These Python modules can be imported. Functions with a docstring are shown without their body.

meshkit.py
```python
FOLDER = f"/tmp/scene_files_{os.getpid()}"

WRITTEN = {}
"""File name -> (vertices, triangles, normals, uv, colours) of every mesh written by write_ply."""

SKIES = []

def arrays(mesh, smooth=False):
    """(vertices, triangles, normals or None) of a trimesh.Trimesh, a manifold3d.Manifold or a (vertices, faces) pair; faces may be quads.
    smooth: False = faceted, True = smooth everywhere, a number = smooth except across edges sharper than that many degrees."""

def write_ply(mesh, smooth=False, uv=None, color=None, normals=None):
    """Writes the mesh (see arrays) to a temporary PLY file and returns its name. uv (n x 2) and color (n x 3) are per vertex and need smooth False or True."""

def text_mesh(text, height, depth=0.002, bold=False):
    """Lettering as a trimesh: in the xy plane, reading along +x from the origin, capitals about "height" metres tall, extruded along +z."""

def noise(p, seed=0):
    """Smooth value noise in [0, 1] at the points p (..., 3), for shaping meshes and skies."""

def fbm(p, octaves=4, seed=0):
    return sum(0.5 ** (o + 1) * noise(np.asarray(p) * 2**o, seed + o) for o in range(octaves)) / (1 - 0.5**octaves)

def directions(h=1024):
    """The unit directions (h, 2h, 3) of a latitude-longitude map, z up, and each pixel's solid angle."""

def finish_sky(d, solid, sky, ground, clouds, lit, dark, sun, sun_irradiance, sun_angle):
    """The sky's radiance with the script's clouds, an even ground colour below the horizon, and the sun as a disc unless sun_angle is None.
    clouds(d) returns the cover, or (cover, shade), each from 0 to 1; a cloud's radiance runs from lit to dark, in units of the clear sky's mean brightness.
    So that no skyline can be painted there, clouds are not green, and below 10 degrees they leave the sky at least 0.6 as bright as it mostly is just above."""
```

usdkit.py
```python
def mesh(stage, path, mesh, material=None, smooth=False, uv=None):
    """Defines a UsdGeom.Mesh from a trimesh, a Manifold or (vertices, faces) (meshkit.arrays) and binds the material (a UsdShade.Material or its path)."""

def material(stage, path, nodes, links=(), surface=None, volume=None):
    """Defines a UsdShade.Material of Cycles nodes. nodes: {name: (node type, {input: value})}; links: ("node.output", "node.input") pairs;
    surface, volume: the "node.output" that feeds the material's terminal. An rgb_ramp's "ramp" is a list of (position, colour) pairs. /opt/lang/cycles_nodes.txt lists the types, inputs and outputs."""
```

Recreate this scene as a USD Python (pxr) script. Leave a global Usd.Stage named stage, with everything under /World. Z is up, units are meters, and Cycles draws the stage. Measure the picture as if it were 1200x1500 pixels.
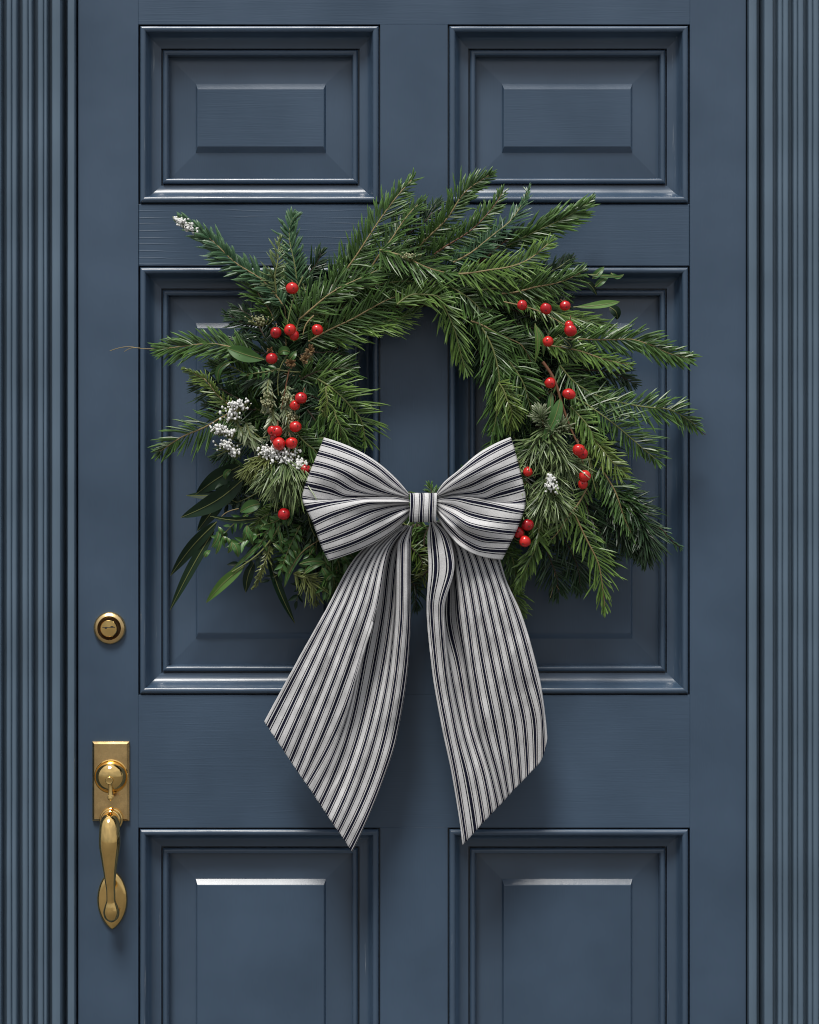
import math, random
import numpy as np
import usdkit, meshkit
from pxr import Usd, UsdGeom, UsdLux, UsdShade, Gf, Sdf, Vt

stage = Usd.Stage.CreateInMemory()
UsdGeom.SetStageUpAxis(stage, UsdGeom.Tokens.z)
UsdGeom.SetStageMetersPerUnit(stage, 1.0)
UsdGeom.Xform.Define(stage, '/World')
UsdGeom.Scope.Define(stage, '/World/Looks')

# ------------------------------------------------------------------ camera
# one unit u = 0.93 mm; the door face is the plane depth 0, coordinates (x right, y down) measured on it
K = 0.00093
DIST = 3200.0
CX, CY, FLOOR = 600.0, 750.0, 2130.0
ZC = (FLOOR - CY) * K
cam = UsdGeom.Camera.Define(stage, '/World/camera')
cam.AddTranslateOp().Set(Gf.Vec3d(0, -DIST * K, ZC))
cam.AddRotateXOp().Set(90.0)
cam.CreateFocalLengthAttr(85.0)
cam.CreateHorizontalApertureAttr(85.0 * 1200 / DIST)
cam.CreateVerticalApertureAttr(85.0 * 1500 / DIST)
cam.CreateClippingRangeAttr(Gf.Vec2f(0.05, 200))
EXPOSURE = 1.12
cam.CreateExposureAttr(EXPOSURE)

# ------------------------------------------------------------------ sky and sun (bright overcast)
SUN = np.array([-0.17, -0.52, 1.0]); SUN /= np.linalg.norm(SUN)
elev = math.asin(SUN[2]); rot = math.atan2(SUN[0], SUN[1])
sky_mat = usdkit.material(stage, '/World/Looks/sky_look', {
    'sky': ('sky_texture', {'sky_type': 'single_scattering', 'sun_disc': False, 'sun_elevation': elev, 'sun_rotation': rot, 'altitude': 50.0}),
    'tc': ('texture_coordinate', {}),
    'mp': ('mapping', {'scale': (1.0, 1.0, 2.2)}),
    'n': ('noise_texture', {'scale': 1.6, 'detail': 6.0, 'roughness': 0.55}),
    'r': ('rgb_ramp', {'ramp': [(0.30, (6.0, 6.3, 6.8)), (0.70, (10.5, 10.6, 10.8))]}),
    'nv': ('vector_math', {'math_type': 'normalize'}), 'sz': ('separate_xyz', {}),
    'cie': ('map_range', {'from_min': 0.0, 'from_max': 1.0, 'to_min': 0.33, 'to_max': 1.0, 'clamp': True}),   # an overcast sky is three times as bright overhead as at the horizon
    'cl': ('mix_color', {'blend_type': 'multiply', 'fac': 1.0, 'use_clamp': False}),
    'mx': ('mix_color', {'fac': 0.90, 'use_clamp': False}),
    'bg': ('background_shader', {'strength': 0.05}),
}, [('tc.generated', 'mp.vector'), ('mp.vector', 'n.vector'), ('n.fac', 'r.fac'), ('sky.color', 'mx.a'), ('r.color', 'cl.a'), ('tc.generated', 'nv.vector1'), ('nv.vector', 'sz.vector'), ('sz.z', 'cie.value'), ('cie.result', 'cl.b'), ('cl.result', 'mx.b'),
    ('mx.result', 'bg.color')], surface='bg.background')
dome = UsdLux.DomeLight.Define(stage, '/World/sky')
dome.CreateIntensityAttr(1.0)
UsdShade.MaterialBindingAPI.Apply(dome.GetPrim()).Bind(sky_mat)
dome.GetPrim().SetCustomDataByKey('kind', 'structure')
sun = UsdLux.DistantLight.Define(stage, '/World/sun')
sun.CreateNormalizeAttr(True); sun.CreateIntensityAttr(0.4); sun.CreateAngleAttr(18.0)
sun.CreateColorAttr(Gf.Vec3f(1.0, 0.965, 0.91))
zax = Gf.Vec3d(*map(float, SUN)); xax = Gf.Cross(Gf.Vec3d(0, 0, 1), zax).GetNormalized(); yax = Gf.Cross(zax, xax)
sun.AddTransformOp().Set(Gf.Matrix4d(*xax, 0, *yax, 0, *zax, 0, 0, 0, 4, 1))

# ------------------------------------------------------------------ helpers
rng = np.random.default_rng(7)
TAKEN = {}
ORIGIN = {}

def numbered(parent, name):
    key = parent + '/' + name
    n = TAKEN.get(key, -1) + 1
    TAKEN[key] = n
    return key if n == 0 else f'{key}_{n:03d}'

def mark(prim, label=None, category=None, group=None, kind=None):
    for key, val in (('label', label), ('category', category), ('group', group), ('kind', kind)):
        if val: prim.SetCustomDataByKey(key, val)

def thing(name, label, category, at, group=None, kind=None):
    path = numbered('/World', name)
    x = UsdGeom.Xform.Define(stage, path)
    at = np.asarray(at, float)
    x.AddTranslateOp().Set(Gf.Vec3d(*map(float, at)))
    ORIGIN[path] = at
    mark(x.GetPrim(), label, category, group, kind)
    return path

def part(parent, name, v, f, mat, smooth=False, uv=None, label=None, kind=None, along=None):
    """one Mesh prim under its thing (or part); v is in world metres"""
    path = numbered(parent, name)
    o = ORIGIN[parent]
    ORIGIN[path] = o
    m = usdkit.mesh(stage, path, (np.asarray(v, float) - o, np.asarray(f, int)), mat, smooth=smooth, uv=uv)
    if along is not None:
        UsdGeom.PrimvarsAPI(m).CreatePrimvar('along', Sdf.ValueTypeNames.FloatArray, 'vertex').Set(Vt.FloatArray.FromNumpy(np.asarray(along, np.float32)))
    mark(m.GetPrim(), label, None, None, kind)
    return path

def U(x, y, d):
    """a point of the place, from its x, y on the door's own grid and its distance d in front of the door face"""
    x, y, d = np.broadcast_arrays(np.asarray(x, float), np.asarray(y, float), np.asarray(d, float))
    return np.stack([(x - CX) * K, -d * K, ZC + (CY - y) * K], -1)

def P(x, y, d):
    """the same for a thing standing d in front of the door and seen over the point x, y of it"""
    x, y, d = np.broadcast_arrays(np.asarray(x, float), np.asarray(y, float), np.asarray(d, float))
    f = 1 - d / DIST
    return U(CX + (x - CX) * f, CY + (y - CY) * f, d)

def cat(meshes):
    vs, fs, n = [], [], 0
    for v, f in meshes:
        f = np.asarray(f)
        if f.shape[1] == 4: f = np.vstack([f[:, [0, 1, 2]], f[:, [0, 2, 3]]])
        vs.append(np.asarray(v)); fs.append(f + n); n += len(v)
    return np.vstack(vs), np.vstack(fs)

def grid_faces(n, m, flip=False, wrap=False):
    """quads of an n x m grid (row major); wrap closes the second axis"""
    i, j = np.meshgrid(np.arange(n - 1), np.arange(m if wrap else m - 1), indexing='ij')
    j2 = (j + 1) % m
    q = np.stack([i * m + j, i * m + j2, (i + 1) * m + j2, (i + 1) * m + j], -1).reshape(-1, 4)
    return q[:, ::-1] if flip else q

def slab(x0, y0, x1, y1, d0, d1, c=1.2, grow=(0, 0, 0, 0)):
    """board from depth d0 (back) to d1 (front) with its front edges eased by c"""
    a = [(x0, y0, d0), (x1, y0, d0), (x1, y1, d0), (x0, y1, d0)]
    b = [(x0, y0, d1 - c), (x1, y0, d1 - c), (x1, y1, d1 - c), (x0, y1, d1 - c)]
    e = [(x0 + c, y0 + c, d1), (x1 - c, y0 + c, d1), (x1 - c, y1 - c, d1), (x0 + c, y1 - c, d1)]
    pts = np.array(a + b + e, float)
    f = [(3, 2, 1, 0)]
    for r in (0, 4):
        for k in range(4):
            f.append((r + k, r + (k + 1) % 4, r + 4 + (k + 1) % 4, r + 4 + k))
    f.append((8, 9, 10, 11))
    f = np.array(f)[:, ::-1]
    return U(pts[:, 0], pts[:, 1], pts[:, 2]), f

def tube(pts, rad, sides=8, caps=True):
    """pts world (n,3), rad metres (n,) -> closed tube"""
    pts = np.asarray(pts, float); n = len(pts)
    rad = np.broadcast_to(np.asarray(rad, float), (n,))
    t = np.gradient(pts, axis=0); t /= np.linalg.norm(t, axis=1, keepdims=True) + 1e-12
    ref = np.array([0.13, -0.97, 0.2]) if abs(t[:, 1]).mean() < 0.8 else np.array([0.05, 0.1, 1.0])
    a = np.cross(t, ref); a /= np.linalg.norm(a, axis=1, keepdims=True) + 1e-12
    b = np.cross(t, a)
    ph = np.linspace(0, 2 * np.pi, sides, endpoint=False)
    ring = pts[:, None] + rad[:, None, None] * (np.cos(ph)[None, :, None] * a[:, None] + np.sin(ph)[None, :, None] * b[:, None])
    v = ring.reshape(-1, 3); q = grid_faces(n, sides, wrap=True)
    f = np.vstack([q[:, [0, 1, 2]], q[:, [0, 2, 3]]])
    if caps:
        v = np.vstack([v, pts[:1], pts[-1:]]); c0, c1 = n * sides, n * sides + 1
        k = np.arange(sides); k2 = (k + 1) % sides
        f = np.vstack([f, np.stack([np.full(sides, c0), k2, k], 1), np.stack([np.full(sides, c1), (n - 1) * sides + k, (n - 1) * sides + k2], 1)])
    return v, f

def lathe(cx, cy, prof, sides=48, sx=1.0, sy=1.0, shape=None):
    """prof: (radius, depth) from the outside back to the centre front; turned about the axis that points out of the door"""
    ph = np.linspace(0, 2 * np.pi, sides, endpoint=False)
    r = np.array([p[0] for p in prof]); d = np.array([p[1] for p in prof])
    ux, uy = (np.cos(ph), np.sin(ph)) if shape is None else shape(ph)
    x = cx + r[:, None] * ux[None] * sx; y = cy + r[:, None] * uy[None] * sy
    v = U(x, y, np.repeat(d[:, None], sides, 1)).reshape(-1, 3)
    return v, grid_faces(len(prof), sides, wrap=True)

def sphere_mesh(n=10, m=14):
    th = np.linspace(0, np.pi, n); ph = np.linspace(0, 2 * np.pi, m, endpoint=False)
    v = np.stack([np.sin(th)[:, None] * np.cos(ph), np.sin(th)[:, None] * np.sin(ph), np.repeat(np.cos(th)[:, None], m, 1)], -1).reshape(-1, 3)
    return v, grid_faces(n, m, wrap=True)

def spline(pts, n):
    """smooth curve through pts (k, c) resampled to n points by arc length"""
    from scipy.interpolate import PchipInterpolator, CubicSpline
    pts = np.asarray(pts, float)
    if len(pts) == 2:
        return pts[0] + (pts[1] - pts[0]) * np.linspace(0, 1, n)[:, None]
    s = np.r_[0, np.cumsum(np.linalg.norm(np.diff(pts[:, :2], axis=0), axis=1) + 1e-6)]; s /= s[-1]
    c = CubicSpline(s, pts, bc_type='natural') if len(pts) < 4 else PchipInterpolator(s, pts)
    fine = c(np.linspace(0, 1, 400))
    a = np.r_[0, np.cumsum(np.linalg.norm(np.diff(fine[:, :2], axis=0), axis=1))]; a /= a[-1]
    w = np.linspace(0, 1, n)
    return np.stack([np.interp(w, a, fine[:, k]) for k in range(pts.shape[1])], 1)

# ------------------------------------------------------------------ materials
def paint(name, axis, grain=0.35, rough=0.36, base=(0.045, 0.076, 0.122), lines=0.0, coat=0.12, chips=False):
    """slate blue gloss paint over wood; the grain runs along z ('v') or x ('h')"""
    sc = (150.0, 150.0, 5.0) if axis == 'v' else (5.0, 150.0, 150.0)
    fine = (900.0, 900.0, 26.0) if axis == 'v' else (26.0, 900.0, 900.0)
    nodes = {
        'g': ('geometry', {}),
        'm1': ('mapping', {'scale': sc}), 'n1': ('noise_texture', {'scale': 1.0, 'detail': 4.0, 'roughness': 0.6, 'distortion': 0.4}),
        'm2': ('mapping', {'scale': fine}), 'n2': ('noise_texture', {'scale': 1.0, 'detail': 2.0}),
        'n3': ('noise_texture', {'scale': 6.0, 'detail': 3.0}),
        'n4': ('noise_texture', {'scale': 70.0, 'detail': 3.0}),
        'a1': ('math', {'math_type': 'multiply', 'value2': 0.45}),
        'a2': ('math', {'math_type': 'multiply_add', 'value2': 0.55}),
        'a3': ('math', {'math_type': 'multiply_add', 'value2': 0.25}),
        'b': ('bump', {'strength': grain, 'distance': 0.0009}),
        'cr': ('rgb_ramp', {'ramp': [(0.30, tuple(c * 0.85 for c in base)), (0.70, tuple(c * 1.13 for c in base))]}),
        'rr': ('map_range', {'from_min': 0.3, 'from_max': 0.7, 'to_min': rough - 0.09, 'to_max': rough + 0.11}),
        'p': ('principled_bsdf', {'specular_ior_level': 0.45, 'coat_weight': coat, 'coat_roughness': 0.24}),
    }
    links = [('g.position', 'm1.vector'), ('m1.vector', 'n1.vector'), ('g.position', 'm2.vector'), ('m2.vector', 'n2.vector'), ('g.position', 'n3.vector'), ('g.position', 'n4.vector'),
             ('n2.fac', 'a1.value1'), ('n1.fac', 'a2.value1'), ('a1.value', 'a2.value3'), ('n4.fac', 'a3.value1'), ('a2.value', 'a3.value3'),
             ('n3.fac', 'cr.fac'), ('cr.color', 'p.base_color'), ('n3.fac', 'rr.value'), ('rr.result', 'p.roughness'), ('b.normal', 'p.normal')]
    if chips:      # rubbed spots and tiny paint chips
        nodes.update({'mc': ('mapping', {'scale': tuple(x * 1.6 for x in sc)}), 'nc': ('noise_texture', {'scale': 1.0, 'detail': 6.0, 'roughness': 0.7}),
                      'kc': ('map_range', {'from_min': 0.655, 'from_max': 0.72, 'to_min': 0.0, 'to_max': 0.55, 'clamp': True}),
                      'mx': ('mix_color', {'b': (0.30, 0.33, 0.36)})})
        links = [l for l in links if l != ('cr.color', 'p.base_color')] + [('g.position', 'mc.vector'), ('mc.vector', 'nc.vector'), ('nc.fac', 'kc.value'), ('kc.result', 'mx.fac'), ('cr.color', 'mx.a'), ('mx.result', 'p.base_color')]
    if lines:
        mp = (9.0, 9.0, 62.0) if axis == 'h' else (62.0, 9.0, 2.0)
        nodes.update({'m5': ('mapping', {'scale': mp}), 'w': ('wave_texture', {'bands_direction': 'z' if axis == 'h' else 'x', 'profile': 'saw', 'scale': 0.55, 'distortion': 5.0, 'detail': 2.5, 'detail_scale': 1.1, 'detail_roughness': 0.55}),
                      'lr': ('rgb_ramp', {'ramp': [(0.0, (0, 0, 0)), (0.80, (0, 0, 0)), (0.93, (1, 1, 1)), (1.0, (0, 0, 0))]}),
                      'n6': ('noise_texture', {'scale': 9.0, 'detail': 1.0}),
                      'k6': ('map_range', {'from_min': 0.42, 'from_max': 0.60, 'to_min': 0.0, 'to_max': lines, 'clamp': True}),
                      'px': ('separate_xyz', {}), 'kx': ('map_range', {'from_min': -0.10, 'from_max': 0.03, 'to_min': 1.0, 'to_max': 0.75 if chips else 0.12, 'clamp': True}), 'k9': ('math', {'math_type': 'multiply'}), 'k7': ('math', {'math_type': 'multiply'}), 'k8': ('math', {'math_type': 'add'})})
        links += [('g.position', 'm5.vector'), ('m5.vector', 'w.vector'), ('w.fac', 'lr.fac'), ('g.position', 'n6.vector'), ('n6.fac', 'k6.value'),
                  ('g.position', 'px.vector'), ('px.x', 'kx.value'), ('kx.result', 'k9.value1'), ('k6.result', 'k9.value2'), ('k9.value', 'k7.value1'), ('lr.color', 'k7.value2'), ('k7.value', 'k8.value1'), ('a3.value', 'k8.value2'), ('k8.value', 'b.height')]
    else:
        links += [('a3.value', 'b.height')]
    return usdkit.material(stage, '/World/Looks/' + name, nodes, links, surface='p.BSDF')

PAINT_V = paint('blue_paint_upright_grain', 'v', 0.42)
PAINT_H = paint('blue_paint_level_grain', 'h', 0.32, lines=0.25)
PAINT_L = paint('blue_paint_raised_grain', 'h', 0.34, lines=1.0)
MOULD_V = paint('blue_paint_moulding_upright', 'v', 0.34, rough=0.30, coat=0.45, chips=True)
MOULD_H = paint('blue_paint_moulding_level', 'h', 0.40, rough=0.30, coat=0.5, lines=0.22, chips=True)
PANEL = paint('blue_paint_panel', 'v', 0.30, rough=0.30, coat=0.5)
CASING = paint('blue_paint_casing', 'v', 0.40, rough=0.38, base=(0.092, 0.138, 0.190))
DARK = usdkit.material(stage, '/World/Looks/dark_gap', {'p': ('principled_bsdf', {'base_color': (0.012, 0.014, 0.018), 'roughness': 0.8})}, [], surface='p.BSDF')

def brass(name, base, rough, brushed):
    return usdkit.material(stage, '/World/Looks/' + name, {
        'g': ('geometry', {}),
        'm': ('mapping', {'scale': (1200.0, 1200.0, 40.0) if brushed else (160.0, 160.0, 160.0)}),
        'n': ('noise_texture', {'scale': 1.0, 'detail': 3.0}),
        'n2': ('noise_texture', {'scale': 55.0, 'detail': 4.0}),
        'c': ('rgb_ramp', {'ramp': [(0.32, tuple(x * 0.84 for x in base)), (0.62, base)]}),
        'r': ('map_range', {'from_min': 0.3, 'from_max': 0.7, 'to_min': rough * 0.7, 'to_max': rough * 1.5}),
        'b': ('bump', {'strength': 0.12, 'distance': 0.0004}),
        'p': ('principled_bsdf', {'metallic': 1.0})},
        [('g.position', 'm.vector'), ('m.vector', 'n.vector'), ('g.position', 'n2.vector'), ('n2.fac', 'c.fac'), ('c.color', 'p.base_color'), ('n2.fac', 'r.value'), ('r.result', 'p.roughness'), ('n.fac', 'b.height'), ('b.normal', 'p.normal')], surface='p.BSDF')
BRASS = brass('polished_brass', (0.95, 0.64, 0.24), 0.06, False)
BRASS_B = brass('brushed_brass', (0.86, 0.60, 0.28), 0.2, True)
BRASS_D = usdkit.material(stage, '/World/Looks/dark_bronze', {'p': ('principled_bsdf', {'base_color': (0.05, 0.03, 0.015), 'metallic': 0.7, 'roughness': 0.45})}, [], surface='p.BSDF')

def leafy(name, dark, light, rough=0.38, transl=0.16, spec=0.6, tips=0.0, brown=0.0):
    """foliage: every needle or leaf (mesh island) gets its own tone"""
    return usdkit.material(stage, '/World/Looks/' + name, {
        'g': ('geometry', {}),
        'n': ('noise_texture', {'scale': 45.0, 'detail': 2.0}),
        'a': ('math', {'math_type': 'multiply_add', 'value2': 0.55}),
        's': ('math', {'math_type': 'multiply', 'value2': 0.6}),
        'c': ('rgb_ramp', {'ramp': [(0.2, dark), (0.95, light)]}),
        'p': ('principled_bsdf', {'roughness': rough, 'specular_ior_level': spec}),
        't': ('translucent_bsdf', {}),
        'al': ('attribute', {'attribute': 'along'}), 'ta': ('map_range', {'from_min': 0.55, 'from_max': 1.0, 'to_min': 0.0, 'to_max': tips, 'clamp': True}),
        'tc': ('mix_color', {'b': tuple(min(0.6, x * 1.5 + 0.03) for x in light)}),
        'bt': ('math', {'math_type': 'greater_than', 'value2': 1.0 - brown}), 'bc': ('mix_color', {'b': (0.17, 0.10, 0.035)}),
        'mx': ('mix_closure', {'fac': transl})},
        [('g.random_per_island', 'a.value1'), ('g.position', 'n.vector'), ('n.fac', 's.value1'), ('s.value', 'a.value3'), ('a.value', 'c.fac'),
         ('al.fac', 'ta.value'), ('ta.result', 'tc.fac'), ('c.color', 'tc.a'), ('g.random_per_island', 'bt.value1'), ('bt.value', 'bc.fac'), ('tc.result', 'bc.a'),
         ('bc.result', 'p.base_color'), ('bc.result', 't.color'), ('p.BSDF', 'mx.closure1'), ('t.BSDF', 'mx.closure2')], surface='mx.closure')

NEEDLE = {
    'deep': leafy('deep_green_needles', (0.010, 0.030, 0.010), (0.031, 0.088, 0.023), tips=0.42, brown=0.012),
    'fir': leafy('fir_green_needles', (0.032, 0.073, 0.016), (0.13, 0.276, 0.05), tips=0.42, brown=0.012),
    'light': leafy('light_green_needles', (0.058, 0.119, 0.022), (0.23, 0.396, 0.071), tips=0.42, brown=0.012),
    'yellow': leafy('yellow_green_needles', (0.09, 0.144, 0.024), (0.252, 0.375, 0.076), tips=0.42, brown=0.012),
    'pine': leafy('grey_green_pine_needles', (0.068, 0.117, 0.044), (0.294, 0.38, 0.142), tips=0.42, brown=0.012),
    'pale': leafy('pale_needles', (0.14, 0.19, 0.09), (0.408, 0.48, 0.288), tips=0.42, brown=0.012),
    'blue': leafy('blue_green_needles', (0.029, 0.084, 0.036), (0.14, 0.262, 0.121), tips=0.42, brown=0.012),
    'olive': leafy('olive_brown_sprays', (0.084, 0.102, 0.024), (0.255, 0.317, 0.092), tips=0.42, brown=0.012),
}
LEAF = {
    'dark': leafy('dark_leaf', (0.007, 0.022, 0.010), (0.018, 0.046, 0.018), 0.46, 0.08, 0.3),
    'mid': leafy('mid_leaf', (0.045, 0.125, 0.025), (0.11, 0.24, 0.06), 0.38, 0.15),
    'bright': leafy('bright_leaf', (0.075, 0.17, 0.025), (0.15, 0.28, 0.06), 0.42, 0.2),
}
STEM = {
    'green': usdkit.material(stage, '/World/Looks/green_stem', {'p': ('principled_bsdf', {'base_color': (0.15, 0.17, 0.055), 'roughness': 0.6})}, [], surface='p.BSDF'),
    'tan': usdkit.material(stage, '/World/Looks/tan_stem', {'p': ('principled_bsdf', {'base_color': (0.24, 0.18, 0.08), 'roughness': 0.6})}, [], surface='p.BSDF'),
    'brown': usdkit.material(stage, '/World/Looks/brown_stem', {'p': ('principled_bsdf', {'base_color': (0.13, 0.055, 0.025), 'roughness': 0.5})}, [], surface='p.BSDF'),
    'dark': usdkit.material(stage, '/World/Looks/dark_bark', {'p': ('principled_bsdf', {'base_color': (0.045, 0.030, 0.018), 'roughness': 0.8})}, [], surface='p.BSDF'),
}
WHITE = leafy('white_blossom', (0.84, 0.84, 0.82), (0.92, 0.92, 0.92), 0.7, 0.1)
CREAM = leafy('cream_buds', (0.30, 0.31, 0.16), (0.62, 0.60, 0.42), 0.6)
SCALE = leafy('tan_cone_scales', (0.16, 0.09, 0.035), (0.46, 0.34, 0.17), 0.6)
BERRY = usdkit.material(stage, '/World/Looks/red_berry', {
    'g': ('geometry', {}), 'n': ('noise_texture', {'scale': 140.0, 'detail': 3.0}),
    'oi': ('object_info', {}), 'mm': ('math', {'math_type': 'multiply_add', 'value2': 0.55}), 'bn': ('noise_texture', {'scale': 260.0, 'detail': 2.0}), 'bb': ('bump', {'strength': 0.25, 'distance': 0.0006}), 'sc': ('math', {'math_type': 'multiply', 'value2': 0.6}),
    'c': ('rgb_ramp', {'ramp': [(0.15, (0.25, 0.004, 0.010)), (0.5, (0.46, 0.008, 0.012)), (0.85, (0.60, 0.022, 0.016))]}),
    'p': ('principled_bsdf', {'roughness': 0.24, 'specular_ior_level': 0.5, 'coat_weight': 0.25, 'coat_roughness': 0.1})},
    [('g.position', 'n.vector'), ('n.fac', 'sc.value1'), ('oi.random', 'mm.value1'), ('sc.value', 'mm.value3'), ('mm.value', 'c.fac'), ('g.position', 'bn.vector'), ('bn.fac', 'bb.height'), ('bb.normal', 'p.normal'), ('c.color', 'p.base_color')], surface='p.BSDF')

CLOTH_A, CLOTH_B = (0.64, 0.637, 0.645), (0.009, 0.010, 0.024)
def stripes():
    e = 0.012
    bands = [(0.225, 0.31), (0.385, 0.62), (0.69, 0.775)]
    ramp = [(0.0, CLOTH_A)]
    for a, b in bands:
        ramp += [(a - e, CLOTH_A), (a + e, CLOTH_B), (b - e, CLOTH_B), (b + e, CLOTH_A)]
    ramp += [(1.0, CLOTH_A)]
    return usdkit.material(stage, '/World/Looks/ticking_cloth', {
        'uv': ('uvmap', {'attribute': 'st'}), 'sx': ('separate_xyz', {}),
        'wob': ('noise_texture', {'scale': 9.0, 'detail': 2.0}), 'wm': ('math', {'math_type': 'multiply_add', 'value2': 0.02}),
        'fr': ('math', {'math_type': 'fraction'}), 'rp': ('rgb_ramp', {'ramp': ramp}),
        'mw': ('mapping', {'scale': (13.0, 13.0, 1.0)}),
        'w1': ('wave_texture', {'bands_direction': 'x', 'scale': 0.62, 'distortion': 0.6, 'detail': 1.0, 'detail_scale': 1.0}),
        'w2': ('wave_texture', {'bands_direction': 'y', 'scale': 0.62, 'distortion': 0.6, 'detail': 1.0, 'detail_scale': 1.0}),
        'ad': ('math', {'math_type': 'add'}), 'g': ('geometry', {}),
        'sl': ('noise_texture', {'scale': 650.0, 'detail': 2.0}), 'bg': ('noise_texture', {'scale': 60.0, 'detail': 4.0}),
        'a2': ('math', {'math_type': 'multiply_add', 'value2': 1.6}), 'a3': ('math', {'math_type': 'multiply_add', 'value2': 2.6}),
        'sh': ('map_range', {'from_min': 0.3, 'from_max': 0.7, 'to_min': 0.86, 'to_max': 1.06}),
        'mc': ('mix_color', {'blend_type': 'multiply', 'fac': 1.0, 'use_clamp': False}),
        'b': ('bump', {'strength': 0.35, 'distance': 0.0005}),
        'p': ('principled_bsdf', {'roughness': 0.85, 'specular_ior_level': 0.12, 'sheen_weight': 0.0})},
        [('uv.UV', 'sx.vector'), ('uv.UV', 'wob.vector'), ('wob.fac', 'wm.value1'), ('sx.x', 'wm.value3'), ('wm.value', 'fr.value1'), ('fr.value', 'rp.fac'),
         ('uv.UV', 'mw.vector'), ('mw.vector', 'w1.vector'), ('mw.vector', 'w2.vector'), ('w1.fac', 'ad.value1'), ('w2.fac', 'ad.value2'),
         ('g.position', 'sl.vector'), ('g.position', 'bg.vector'), ('sl.fac', 'a2.value1'), ('ad.value', 'a2.value3'), ('bg.fac', 'a3.value1'), ('a2.value', 'a3.value3'),
         ('sl.fac', 'sh.value'), ('rp.color', 'mc.a'), ('sh.result', 'mc.b'), ('mc.result', 'p.base_color'), ('a3.value', 'b.height'), ('b.normal', 'p.normal')], surface='p.BSDF')
CLOTH = stripes()
STONE = usdkit.material(stage, '/World/Looks/step_stone', {
    'g': ('geometry', {}), 'n': ('noise_texture', {'scale': 9.0, 'detail': 6.0}), 'c': ('rgb_ramp', {'ramp': [(0.3, (0.07, 0.067, 0.062)), (0.7, (0.12, 0.115, 0.105))]}),
    'p': ('principled_bsdf', {'roughness': 0.8})}, [('g.position', 'n.vector'), ('n.fac', 'c.fac'), ('c.color', 'p.base_color')], surface='p.BSDF')

# ------------------------------------------------------------------ ground in front of the door
gp = thing('ground', 'grey stone landing in front of the door', 'ground', (0, 0, 0), kind='structure')
part(gp, 'landing', *cat([slab(-60000, FLOOR, 60000, FLOOR + 60, -60, 120000, 2)]), STONE)

# ------------------------------------------------------------------ the door
door = thing('front_door', 'slate blue panelled wooden front door behind the wreath', 'door', U(606, FLOOR - 12, 0))
XL, XR, YT, YB = 114.5, 1093.0, -72.0, FLOOR - 12
BACK = -48
cols = [(203, 557), (656, 1010.5)]
rows = [(35.5, 299), (389.5, 1018), (1212.5, 1884)]
part(door, 'core', *slab(XL + 3, YT + 3, XR - 3, YB - 3, BACK, -39, 0.5), PAINT_V)
for x0, x1 in ((XL, 202.6), (1010.9, XR)):
    part(door, 'stile', *slab(x0, YT, x1, YB, -38, 0, 0.5), PAINT_V)
ys = [(YT, rows[0][0]), (rows[0][1], rows[1][0]), (rows[1][1], rows[2][0]), (rows[2][1], YB)]
for k, (a, b) in enumerate(ys):
    part(door, 'rail', *slab(202.9 if k == 1 else 202.65, a, 1010.5 if k == 1 else 1010.85, b, -38, -0.3 if k == 1 else -0.1, 1.3 if k == 1 else 0.3), PAINT_L if k == 1 else PAINT_H)
for a, b in rows:
    part(door, 'mullion', *slab(cols[0][1], a + 0.05, cols[1][0], b - 0.05, -38, -0.1, 0.3), PAINT_V)

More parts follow.
